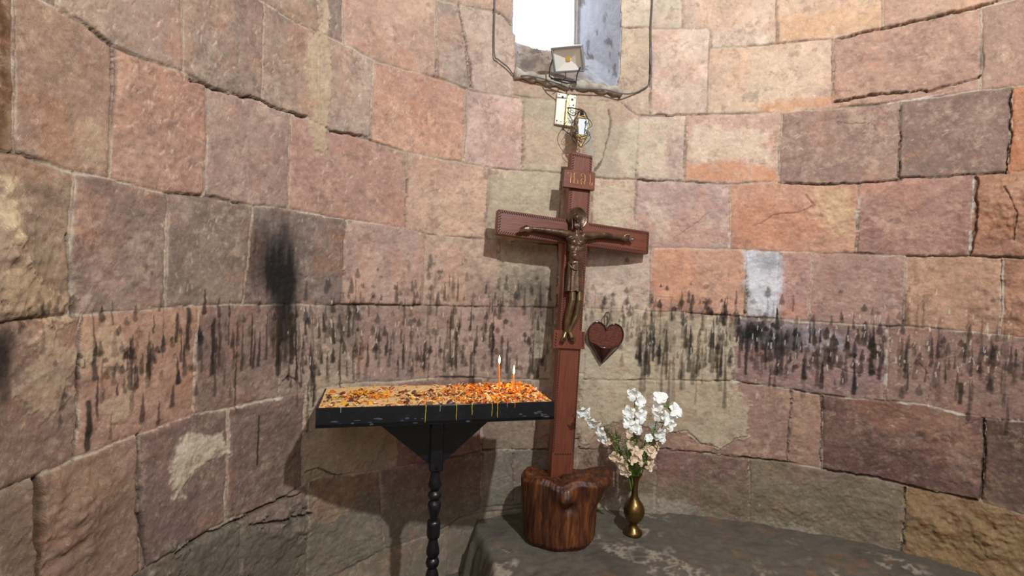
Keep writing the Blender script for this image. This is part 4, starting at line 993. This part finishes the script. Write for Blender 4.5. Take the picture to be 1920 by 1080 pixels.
prof += [(.0265, zl-.06), (.018, zl-.08), (.024, zl-.12), (.024, .03), (.004, .03)]
prof = [(a, b) for a, b in prof if b >= .029]
prof = prof[::-1]
soft_o = MB(); soft_o.lathe(prof, 36, (pcx, 0, 0)); soft(soft_o.build('turned_post', M_black, table), 55)
bs_ = MB(); bs_.lathe([(.17, .0), (.17, .018), (.15, .03), (.03, .04)], 40, (pcx, 0, 0)); soft(bs_.build('base', M_black, table))
# candles
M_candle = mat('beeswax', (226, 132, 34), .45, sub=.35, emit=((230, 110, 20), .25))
M_wick = mat('wick', (40, 26, 20), .8)
M_flame = mat('flame', (255, 214, 120), .5, emit=((255, 196, 96), 26))
M_flame2 = mat('flame_core', (255, 240, 200), .5, emit=((255, 236, 190), 60))
def candle(px, pyb, pyt, pyf, label):
    Mt = Matrix.Translation(table.location)@Matrix.Rotation(ang, 4, 'Z'); Mi = Mt.inverted()
    yl = .045; b = None
    # base point on the sand at local depth yl
    d = Mi.to_3x3()@Vector(ray(np.float64(px), np.float64(pyb))); o_ = Mi@Vector(EYE)
    t = (KT+.005-o_.z)/d.z; b = Mt@(o_+d*t)
    Y = b.y; tp_ = Vector(at(np.float64(px+.3), np.float64(pyt), Y)); f_ = Vector(at(np.float64(px+.3), np.float64(pyf), Y))
    h = tp_.z-b.z; fh_ = f_.z-tp_.z
    e = empty('candle', loc=(b.x, b.y, b.z)); tag(e, label, 'candle', 'lit candles in the sand tray')
    lean = Vector((tp_.x-b.x, 0, 0))
    m = MB(); m.tube([(lean.x*i/8, 0, -.012+(h+.012)*i/8) for i in range(9)], [.0031]*8+[.0024], 12); soft(m.build('wax_taper', M_candle, e), 60)
    m = MB(); m.tube([(lean.x, 0, h-.002), (lean.x+.0008, 0, h+.006)], .0006, 6); m.build('wick', M_wick, e)
    m = MB(); m.lathe([(.0004, 0), (.0028, fh_*.15), (.0042, fh_*.34), (.0036, fh_*.55), (.002, fh_*.78), (.0003, fh_)], 16, (lean.x, 0, h+.002)); fl_ = m.build('flame', M_flame, e, True)
    ld = bpy.data.lights.new('candle_light', 'POINT'); ld.energy = .6; ld.color = (1, .50, .16); ld.shadow_soft_size = .008
    lo_ = bpy.data.objects.new('candle_light', ld); COL.objects.link(lo_); lo_.parent = e; lo_.location = (lean.x, -.0, h+fh_*.5)
    fl_.visible_shadow = True
    return e
candle(936, 735, 683, 667, 'taller lit thin beeswax candle, left of the two in the sand')
candle(963, 730, 703, 686, 'shorter lit thin beeswax candle, right of the two in the sand')

# ------------------------------------------------------------------ woven heart
hx = wall_pt(1132, 640, .035); s_, _ = W(np.float64(1132), np.float64(640)); _, _, nx_, ny_ = plan_at(s_)
Yh = hx.y
MH = Matrix.Translation(hx)@Matrix.Rotation(math.atan2(nx_, -ny_), 4, 'Z')@Matrix.Rotation(math.radians(1.5), 4, 'Y')
heart = empty('heart_basket', MH); tag(heart, 'brown woven heart-shaped wall pocket hanging by a cord right of the cross', 'heart basket')
HS = Yh/950
def hp(x, y): return ((x-1132)*HS, (640-y)*HS)
half = [(1132, 617), (1136, 610), (1143, 606), (1150, 605), (1157, 608), (1162, 614), (1165, 623), (1164, 633), (1160, 642), (1152, 652), (1142, 663), (1130, 675), (1127, 678)]
lh = [(1127, 678), (1120, 668), (1113, 657), (1105, 646), (1100, 636), (1098, 625), (1100, 614), (1106, 606), (1114, 603), (1122, 605), (1128, 610), (1132, 617)]
loop = [Vector((*hp(x, y), 0)) for x, y in half[:-1]+lh[:-1]]
def closed(pts, n=5):
    N_ = len(pts); o_ = []
    for i in range(N_):
        p0, p1, p2, p3 = pts[i-1], pts[i], pts[(i+1) % N_], pts[(i+2) % N_]
        for k in range(n):
            t = k/n; o_.append(.5*((2*p1)+(p2-p0)*t+(2*p0-5*p1+4*p2-p3)*t*t+(3*p1-p0-3*p2+p3)*t**3))
    return o_
lp_ = closed(loop, 4); out2 = [(p.x, p.y) for p in lp_]
def weave_mat():
    m = bpy.data.materials.new('woven_reed'); m.use_nodes = True; nt = m.node_tree; N = nt.nodes; L = nt.links; b = N['Principled BSDF']; b.inputs['Roughness'].default_value = .5
    tc = N.new('ShaderNodeTexCoord'); br = N.new('ShaderNodeTexBrick'); mp = N.new('ShaderNodeMapping'); mp.inputs['Rotation'].default_value = (PI/2, 0, 0)
    L.new(tc.outputs['Object'], mp.inputs[0]); L.new(mp.outputs[0], br.inputs['Vector']); br.inputs['Scale'].default_value = 42
    br.inputs['Color1'].default_value = (*s2l((164, 88, 56)), 1); br.inputs['Color2'].default_value = (*s2l((98, 44, 30)), 1); br.inputs['Mortar'].default_value = (*s2l((40, 16, 12)), 1)
    br.inputs['Mortar Size'].default_value = .04; br.inputs['Brick Width'].default_value = .35; br.inputs['Row Height'].default_value = .17
    L.new(br.outputs['Color'], b.inputs['Base Color'])
    bp = N.new('ShaderNodeBump'); bp.inputs['Strength'].default_value = .6; bp.inputs['Distance'].default_value = .002; bp.invert = True; L.new(br.outputs['Fac'], bp.inputs['Height']); L.new(bp.outputs[0], b.inputs['Normal'])
    return m
M_weave = weave_mat(); M_lac = mat('lacquered_reed', (62, 26, 22), .12, coat=.6, noise=(40, (40, 16, 16), .4, .6), stretch=(1, 1, .3))
hm_ = MB(); hm_.prism(out2, .008); hm_.build('woven_back', M_weave, heart)
rm = MB(); rl = [Vector((x, -.002, z)) for x, z in out2]; rl.append(rl[0]); rm.tube(rl, .0042, 8); rm.build('rim', M_lac, heart, True)
# pocket: bulging lower cone with a curved lip
xa, za = hp(1101, 640); xb, zb = hp(1160, 643); xt, zt_ = hp(1127, 678); V = []; nn = 24; mm = 14
for i in range(mm+1):
    t = i/mm
    for k in range(nn+1):
        u = k/nn; lipx = xa+(xb-xa)*u; sag = -.020*math.sin(PI*u); lipz = za+(zb-za)*u+sag
        x = lipx+(xt-lipx)*t; z = lipz+(zt_-lipz)*t; V.append((x, -.001-.045*math.sin(PI*u)**.8*(1-t)**.8, z))
Fc = [(i*(nn+1)+k, i*(nn+1)+k+1, (i+1)*(nn+1)+k+1, (i+1)*(nn+1)+k) for i in range(mm) for k in range(nn)]
pk = MB(); pk.add(V, Fc); o = pk.build('pocket', M_lac, heart, True); sd_ = o.modifiers.new('s', 'SOLIDIFY'); sd_.thickness = .003
pk = MB(); pk.tube([(v[0], v[1], v[2]) for v in V[:nn+1]], .0026, 8); pk.build('pocket_rim', M_lac, heart, True)
ck_ = MB(); P = [(*hp(1131, 618), 0), (*hp(1127, 600), 0), (*hp(1126, 592), 0), (*hp(1129, 585), 0), (*hp(1133, 583.5), 0), (*hp(1137, 588), 0), (*hp(1136, 597), 0), (*hp(1132, 610), 0), (*hp(1131.5, 619), 0)]
ck_.tube(curve_pts([(a, -.003, b) for a, b, _ in P], 5), .0021, 8); ck_.build('hanging_cord', mat('leather_cord', (78, 42, 30), .6), heart, True)
nl = MB(); nl.tube([(hp(1132, 585)[0], -.010, hp(1132, 585)[1]), (hp(1132, 585)[0], .045, hp(1132, 585)[1])], .0018, 8); nl.build('nail', M_dark, heart, True)

# ------------------------------------------------------------------ vase
vp = at(np.float64(1187), np.float64(1000), 2.50); YV = 2.50
vz = PLAT+.004
sV = YV/950
vase = MB(); vpr = [(.3, 1003), (17, 1003), (17.3, 1001), (16, 997), (10, 992), (7, 987), (7.4, 984), (11, 980), (16, 973), (19.2, 965), (19.8, 958), (18.2, 951), (14, 944), (9.5, 938), (6.8, 932), (5.6, 924), (5.4, 914), (6.4, 904), (9, 896), (12, 890.5), (12.6, 889.5), (11.6, 889.8), (8, 897), (5, 905), (4.3, 915), (.3, 920)]
vz = float(vp[2]) - 3*sV
vase.lathe([(a*sV, (1003-b)*sV) for a, b in vpr], 48); vo = soft(vase.build('vase', M_brass), 60)
vbase = Vector((float(vp[0]), float(vp[1]), PLAT-.002)); vo.location = vbase; tag(vo, 'slender aged brass vase standing on the stone ledge right of the stump', 'vase')
# ------------------------------------------------------------------ flowers
M_petal = mat('white_petal', (246, 246, 240), .6, sub=.15); M_petal_old = mat('wilting_petal', (226, 204, 176), .7, noise=(60, (190, 156, 124), .45, .8), sub=.1)
M_stem = mat('green_stem', (96, 134, 44), .55, noise=(30, (70, 104, 36), .4, .7)); M_leaf = mat('green_leaf', (62, 112, 34), .5, noise=(30, (92, 134, 44), .4, .7)); M_bud = mat('pale_bud', (206, 208, 160), .6)
def bloom(name, c, s, facing, old, parent):
    """six ruffled petals opening from a short throat"""
    f = Vector(facing).normalized(); q = f.to_track_quat('Z', 'Y').to_matrix(); mb = MB(); rq = random.Random(int(c[0]*1e5) ^ int(c[2]*1e5))
    a0 = rq.random()*6
    for k in range(6):
        a = a0+2*PI*k/6; L = s*1.12*(1.0 if k % 2 else .9)*rq.uniform(.85, 1.1); Wd = s*.84*(rq.uniform(.8, 1.1)); V = []; nu, nv = 7, 6; droop = (rq.uniform(-.1, .35) if not old else rq.uniform(-.5, .9))
        for i in range(nu):
            t = i/(nu-1); out_ = L*(.10+.9*t**1.1)*math.sin(math.radians(35+38*t)); hgt = L*(.75*t-.55*t*t*(1+droop))+.002*(k % 2)
            wd = Wd*math.sin(PI*min(.97, .12+.80*t))**.7
            for j in range(nv):
                v = (j/(nv-1)-.5)*2; ruf = .07*s*math.sin(v*5+t*6+k)*t*(2 if old else 1); cup = .18*Wd*v*v
                p = Vector((out_, v*wd*.62, hgt+ruf+cup)); p = Matrix.Rotation(a, 3, 'Z')@p; V.append(q@p+Vector(c))
        mb.add(V, [(i*nv+j, i*nv+j+1, (i+1)*nv+j+1, (i+1)*nv+j) for i in range(nu-1) for j in range(nv-1)])
    mb.tube([Vector(c)-f*s*.5, Vector(c)-f*s*.1, Vector(c)+f*s*.12], [s*.07, s*.11, s*.20], 8)
    o = mb.build(name, M_petal_old if old else M_petal, parent, True); return o
mouth = Vector((vbase.x, vbase.y, vbase.z+(1003-889)*sV))
def fp(px, py, dy=0): return Vector(at(np.float64(px), np.float64(py), vbase.y+dy))
def stem(label, path, blooms, buds=(), group='gladiolus stems in the brass vase'):
    P = [fp(x, y, dy) for x, y, dy in path]; root = P[0]; e = empty('gladiolus', loc=root); tag(e, label, 'flower', group)
    C = curve_pts([p-root for p in P], 6); m = MB(); m.tube(C, [.0034-.0018*i/len(C) for i in range(len(C))], 8); m.build('stem', M_stem, e, True)
    for i, (x, y, dy, s, old) in enumerate(blooms):
        p = fp(x, y, dy)-root; near = min(C, key=lambda c: (c-p).length); f = Vector((p.x-near.x, 0, p.z-near.z)); f = (f.normalized()*.6 if f.length > 1e-4 else Vector((0, 0, .2)))+Vector((random.uniform(-.3, .3), -1.0, random.uniform(-.1, .35)))
        b = bloom('blossom', p, s, f, old, e)
        mm_ = MB(); mm_.tube([near, (near+p)/2-f.normalized()*s*.25, p-f.normalized()*s*.4], [.0022, .003, .0024], 6); mm_.build('sepal', M_stem, b, True)
    for (x, y, dy, s) in buds:
        p = fp(x, y, dy)-root; near = min(C, key=lambda c: (c-p).length); mm_ = MB(); mm_.tube([near, (near+p)/2, p], [.0016, s, .0012], 8); mm_.build('bud', M_stem, e, True)
stem('arching white gladiolus stem leaning left toward the cross', [(1184, 920, 0), (1176, 888, -.02), (1158, 850, -.05), (1140, 822, -.07), (1118, 795, -.08), (1100, 777, -.08), (1084, 762, -.08)],
     [(1092, 771, -.10, .034, False), (1099, 778, -.08, .026, False), (1113, 793, -.10, .034, False), (1127, 809, -.09, .028, False), (1131, 822, -.08, .024, False), (1139, 828, -.07, .024, True), (1154, 856, -.07, .030, True), (1162, 862, -.06, .026, True)], [(1084, 762, -.08, .004), (1088, 759, -.08, .003)])
stem('tallest upright white gladiolus stem at the centre of the vase', [(1186, 920, .0), (1188, 880, .0), (1190, 830, .0), (1190, 790, .0), (1190, 760, .0), (1188, 736, .0)],
     [(1188, 739, -.03, .037, False), (1198, 752, -.03, .036, False), (1181, 774, -.03, .036, False), (1199, 779, -.03, .036, False), (1178, 792, -.03, .030, False), (1190, 800, -.04, .034, False), (1195, 806, -.02, .028, False), (1180, 812, -.03, .024, True), (1182, 834, -.03, .028, True), (1190, 846, -.03, .026, True)], [(1190, 763, -.01, .005)])
stem('white gladiolus stem leaning right with the densest blossoms', [(1190, 920, 0), (1200, 880, .0), (1212, 850, .0), (1224, 815, .0), (1232, 785, .0), (1238, 750, .0)],
     [(1237, 747, -.03, .037, False), (1234, 768, -.03, .034, False), (1246, 784, -.04, .036, False), (1236, 778, -.04, .030, False), (1256, 797, -.03, .030, False), (1236, 812, -.04, .036, False), (1240, 822, -.03, .026, False), (1233, 834, -.02, .022, True), (1217, 821, -.04, .022, False), (1222, 848, -.03, .030, True), (1216, 842, -.03, .026, True), (1218, 872, -.03, .030, True)], [(1254, 762, -.02, .006)])
stem('short gladiolus stem with one white blossom at the far right', [(1192, 920, 0), (1206, 880, .03), (1222, 835, .04), (1244, 795, .03), (1256, 770, .02)],
     [(1265, 771, -.01, .040, False), (1254, 782, .0, .028, False), (1228, 800, .03, .024, False)], [(1252, 760, .0, .006), (1250, 755, .0, .004)])
stem('shortest drooping gladiolus stem with wilted cream blossoms over the rim', [(1188, 920, 0), (1184, 890, -.02), (1178, 870, -.05), (1172, 858, -.07)],
     [(1168, 872, -.07, .030, True), (1174, 884, -.07, .028, True), (1162, 866, -.06, .024, True), (1184, 862, -.06, .026, True), (1196, 852, -.05, .026, True), (1201, 866, -.05, .020, True)])
# loose leaf blades
for i, (lb_, pts) in enumerate([('long green leaf blade left of centre in the vase', [(1186, 900, 0), (1180, 870, -.03), (1176, 845, -.05), (1171, 822, -.06)]), ('green leaf blade right of centre, leaning right', [(1191, 900, 0), (1202, 870, .0), (1208, 840, .02), (1213, 810, .02)]), ('short green leaf blade bending right over the rim', [(1190, 900, 0), (1200, 882, -.03), (1206, 866, -.05), (1210, 842, -.06)]), ('green leaf blade standing upright behind the blossoms', [(1187, 900, .01), (1190, 860, .03), (1191, 830, .03), (1193, 800, .03)]), ('green leaf blade leaning left behind the arching stem', [(1183, 900, .01), (1168, 862, .03), (1158, 830, .04), (1153, 800, .04)])]):
    P = curve_pts([fp(*p) for p in pts], 6); root = P[0].copy(); V = []
    for j, p in enumerate(P):
        t = j/(len(P)-1); wd = .0055*math.sin(PI*min(.98, .15+.85*t))**.8; V += [p-root+Vector((-wd, 0, 0)), p-root+Vector((0, -.002, 0)), p-root+Vector((wd, 0, 0)), p-root+Vector((0, .001, 0))]
    Fc = [(j*4+k, j*4+(k+1) % 4, j*4+4+(k+1) % 4, j*4+4+k) for j in range(len(P)-1) for k in range(4)]
    m = MB(); m.add(V, Fc); o = m.build('leaf_blade', M_leaf, None, True); o.location = root; tag(o, lb_, 'leaf', 'leaf blades in the brass vase')
# fine filler sprays
gy_ = MB(); rg = random.Random(9)
for k in range(26):
    a = rg.uniform(-.55, .6); l = rg.uniform(60, 150); x1 = 1189+math.sin(a)*l; y1 = 893-math.cos(a)*l*.9; dy = rg.uniform(-.05, .05)
    P = curve_pts([fp(1188+rg.uniform(-4, 4), 896), fp(1189+math.sin(a)*l*.45, 893-math.cos(a)*l*.45, dy*.5), fp(x1, y1, dy)], 5); root = mouth
    gy_.tube([p-root for p in P], .0009, 5, 0)
    for j in range(10):
        q = P[rg.randrange(4, len(P))]-root; e2 = q+Vector((rg.gauss(0, .010), rg.gauss(0, .008), rg.uniform(-.002, .014))); gy_.tube([q, e2], .0005, 4, 0); gy_.ell(e2, .0019, .0019, .0022, 6, m=1)
o = gy_.build('filler_sprays', None, None, True, mats=[M_stem, M_bud]); o.location = mouth; tag(o, 'thin green filler sprays with tiny pale buds among the flowers in the vase', 'foliage', kind='stuff')

# ------------------------------------------------------------------ cable, plate, lantern
cb = MB()
cpts = [(924, -260), (925, -100), (925, 20), (924, 70), (925, 106), (932, 114), (950, 128), (963, 143), (985, 148), (1010, 153), (1035, 161), (1060, 170), (1090, 172), (1130, 174), (1160, 181), (1185, 177), (1205, 168), (1217, 156), (1220, 120), (1219, 60), (1222, 0), (1222, -100), (1222, -260)]
cw = [wall_pt(x, y, (.046 if 963 < x < 1166 and y > 0 else .016)) for x, y in cpts]; cb.tube(curve_pts(cw, 8), .0036, 8)
o = cb.build('cable', M_cable, None, True); tag(o, 'thin grey cable looping under and up both sides of the window', 'cable')
c2 = MB(); c2.tube(curve_pts([wall_pt(1063, 168, .05), wall_pt(1064, 174, .03), wall_pt(1064, 186, .02)], 4), .0028, 8); o = c2.build('short_cable', mat('white_cable', (190, 190, 186), .5), None, True); tag(o, 'short pale cable dropping from the ledge to the white mounting plate', 'cable')
# plate
pp = wall_pt(1058, 208, .024); s_, _ = W(np.float64(1058), np.float64(208)); _, _, nx_, ny_ = plan_at(s_)
MP = Matrix.Translation(pp)@Matrix.Rotation(math.atan2(nx_, -ny_)-.03, 4, 'Z')@Matrix.Rotation(math.radians(3), 4, 'Y')
plate = empty('mounting_plate', MP); tag(plate, 'white metal mounting plate with holes fixed above the cross', 'plate'); PS = pp.y/950
m = MB(); m.box((0, .012, 0), 37*PS, .024, 58*PS, bev=.002)
for x, y, r0 in ((-8, 22, 2.2), (11, 20, 2.2), (14, 10, 1.4), (-15, 26, 1), (16, 24, 1), (-15, -23, 1.4), (-7, -24, .9), (-16, -27, .8), (14, -26, .9), (7, 8, .8)):
    V = []; Mx = Matrix.Rotation(PI/2, 3, 'X'); m.lathe([(r0*PS, -.0006), (r0*PS, .0012)], 10, (x*PS, 0, y*PS), m=1, M=Mx)
soft(m.build('cover', None, plate, mats=[M_white, M_dark]))
# lantern
lp0 = wall_pt(1077, 252, .12); LY = lp0.y; LS = LY/950
LSc = 1.0
lan = empty('wall_lantern', loc=lp0); tag(lan, 'small gilt lantern with frosted glass and scrolled wire cage above the cross', 'lantern')
def lq(x, y, dy=0): return Vector(((x-1077)*LS, dy, (252-y)*LS))+Vector((0, 0, 0))
M_gilt = mat('lantern_gilt', (206, 178, 118), .35, metal=.6, noise=(60, (150, 112, 56), .4, .8)); M_frost = mat('frosted_glass', (206, 214, 224), .35, spec=.6)
# four sided tapered body
def ringp(hw, y): return [lq(1077-hw, y, -hw*LS), lq(1077+hw, y, -hw*LS), lq(1077+hw, y, hw*LS), lq(1077-hw, y, hw*LS)]
Rt = Matrix.Rotation(math.radians(12), 3, 'Z')
m = MB(); m.add([Rt@p for p in ringp(9.6, 238)+ringp(7.8, 266)], [(0, 1, 2, 3), (7, 6, 5, 4)]+[(k, k+4, (k+1) % 4+4, (k+1) % 4) for k in range(4)]); m.build('glass', M_frost, lan)
m = MB(); a = [Rt@p for p in ringp(10.4, 236.5)]; b = [Rt@p for p in ringp(8.6, 268)]
for k in range(4): m.tube([a[k], a[(k+1) % 4]], .0030, 6); m.tube([b[k], b[(k+1) % 4]], .0028, 6); m.tube([a[k], b[k]], .0026, 6); m.ell(a[k], .0045, .0045, .005, 8); m.ell(b[k], .0042, .0042, .005, 8)
for k in range(4):
    c = (b[k]+b[(k+1) % 4])/2; m.tube(curve_pts([b[k], c+Vector((0, 0, -.014)), b[(k+1) % 4]], 4), .0025, 6); c = (a[k]+a[(k+1) % 4])/2; m.tube(curve_pts([a[k], c+Vector((0, 0, .010)), a[(k+1) % 4]], 4), .0022, 6)
m.lathe([(.001, 0), (.012, .002), (.007, .010), (.009, .016), (.003, .020)], 14, lq(1077, 288)); m.lathe([(.0025, 0), (.0025, .04)], 8, lq(1077, 283)); m.lathe([(.002, 0), (.010, .004), (.004, .010)], 12, lq(1077, 274))
m.build('gilt_frame', M_gilt, lan, True)
m = MB(); m.lathe([(.018, 0), (.016, .012), (.010, .016), (.010, .034), (.004, .04)], 14, lq(1077, 236)); m.build('cap', M_dark, lan, True)
# wire cage scrolls
m = MB()
for ang_ in (0, 70, 140, 210, 290):
    Ra = Matrix.Rotation(math.radians(ang_+10), 3, 'Z')
    for pts in ([(0, 225), (6, 222), (12, 232), (19, 240), (20, 246), (14, 251), (11, 256), (13, 261), (18, 266), (17, 272), (8, 282), (1, 287)], [(10, 262), (14, 258), (17, 262), (14, 266), (11, 264)], [(13, 249), (16, 244), (12, 242), (11, 246)]):
        P = [Ra@Vector((x*LS, 0, (252-y)*LS)) for x, y in pts]; m.tube(curve_pts(P, 5), .0016, 6)
m.build('wire_cage', M_dark, lan, True)
# bracket back to the plate
m = MB(); bk = Vector(wall_pt(1059, 214, .036))-lp0
up_ = Vector((0, 0, 22*LS)); m.box(bk, .014, .010, 50*PS, Matrix.Rotation(math.radians(3), 3, 'Y'), bev=.002)
m.build('back_strip', M_gilt, lan)
m = MB(); hk = lq(1077, 222)
m.tube(curve_pts([bk+Vector((0, -.004, .02)), bk*.6+hk*.4+Vector((0, 0, .02)), hk+Vector((0, 0, .006)), hk], 6), .003, 8)
m.tube(curve_pts([bk+Vector((0, -.004, .0)), bk*.7+hk*.3+Vector((.01, 0, -.02)), bk*.4+hk*.6+Vector((0, 0, -.01)), bk*.2+hk*.8+Vector((.01, 0, .006)), hk], 6), .002, 6)
m.tube(curve_pts([bk+Vector((0, -.004, -.05)), bk+Vector((-.02, -.03, -.09)), bk+Vector((-.005, -.06, -.12)), lq(1077, 278)], 6), .002, 6)
for k in range(7):
    t = k/6; c = bk.lerp(hk, t)+Vector((0, 0, .012*math.sin(t*9))); P = [c+Vector((.008*math.cos(a_), 0, .008*math.sin(a_))) for a_ in np.linspace(0, 2*PI, 9)]; m.tube(P, .0013, 5)
m.build('scroll_bracket', M_dark, lan, True)

# ------------------------------------------------------------------ floodlight
FY0 = 2.585; fc_ = Vector(at(np.float64(1064), np.float64(112), FY0)); fs = FY0/950
u = Vector((54*fs, -.078, -7*fs+.004)); v = Vector((-9*fs, -.072, 37*fs)); v = v-u.normalized()*v.dot(u.normalized())
ul, vl = u.length, v.length; u.normalize(); v.normalize(); nrm = v.cross(u).normalized()
if nrm.y > 0: nrm = -nrm
MF = Matrix(((u.x, -nrm.x, v.x, fc_.x), (u.y, -nrm.y, v.y, fc_.y), (u.z, -nrm.z, v.z, fc_.z), (0, 0, 0, 1)))
fl = empty('floodlight', MF); tag(fl, 'small grey square floodlight on the ledge below the window', 'floodlight')
M_fgrey = mat('grey_casting', (140, 142, 142), .45, metal=.3); M_fglass = mat('lamp_glass', (214, 220, 222), .12, spec=.7); M_refl = mat('reflector', (240, 238, 228), .3); M_led = mat('led_chip', (232, 186, 60), .5)
hw, hh = ul/2, vl/2
m = MB(); b_ = .011
m.box((0, .008, hh-b_/2), 2*hw, .024, b_, bev=.002); m.box((0, .008, -hh+b_/2), 2*hw, .024, b_, bev=.002); m.box((-hw+b_/2, .008, 0), b_, .024, 2*hh-2*b_, bev=.001); m.box((hw-b_/2, .008, 0), b_, .024, 2*hh-2*b_, bev=.001)
soft(m.build('bezel', M_fgrey, fl))
m = MB(); m.add([(-hw*.97, .018, -hh*.97), (hw*.97, .018, -hh*.97), (hw*.97, .018, hh*.97), (-hw*.97, .018, hh*.97), (-hw*.7, .06, -hh*.7), (hw*.7, .06, -hh*.7), (hw*.7, .06, hh*.7), (-hw*.7, .06, hh*.7)], [(4, 5, 6, 7), (0, 4, 7, 3), (1, 2, 6, 5), (0, 1, 5, 4), (3, 7, 6, 2)])
for k in range(9): x = -hw*.6+k*hw*1.2/8; m.box((x, .066, 0), .003, .016, hh*1.3)
m.build('housing', M_fgrey, fl)
iw, ih = hw-b_, hh-b_; m = MB(); m.add([(-iw, .004, -ih), (iw, .004, -ih), (iw, .004, ih), (-iw, .004, ih), (-.014, .016, -.012), (.014, .016, -.012), (.014, .016, .012), (-.014, .016, .012)], [(0, 1, 5, 4), (1, 2, 6, 5), (2, 3, 7, 6), (3, 0, 4, 7), (4, 5, 6, 7)]); m.build('reflector', M_refl, fl)
m = MB(); m.box((0, .013, 0), .020, .003, .018); m.build('led_chip', M_led, fl)
MFi = MF.inverted(); m = MB()
def fw_(x, y, Y): return MFi@Vector(at(np.float64(x), np.float64(y), Y))
for pts in ([(1036, 112, 2.60), (1031, 128, 2.60), (1030, 143, 2.60), (1040, 150, 2.59), (1062, 156, 2.58), (1080, 155, 2.58), (1082, 140, 2.58), (1088, 126, 2.57)],): m.tube([fw_(*p) for p in pts], .0036, 6, flat=1)
m.tube([fw_(1033, 147, 2.60), fw_(1058, 150, 2.62), fw_(1080, 154, 2.60)], .005, 6)
m.tube(curve_pts([fw_(1060, 135, 2.62), fw_(1060, 146, 2.62), fw_(1050, 152, 2.60)], 5), .0024, 6)
m.build('bracket', M_dark, fl, True)
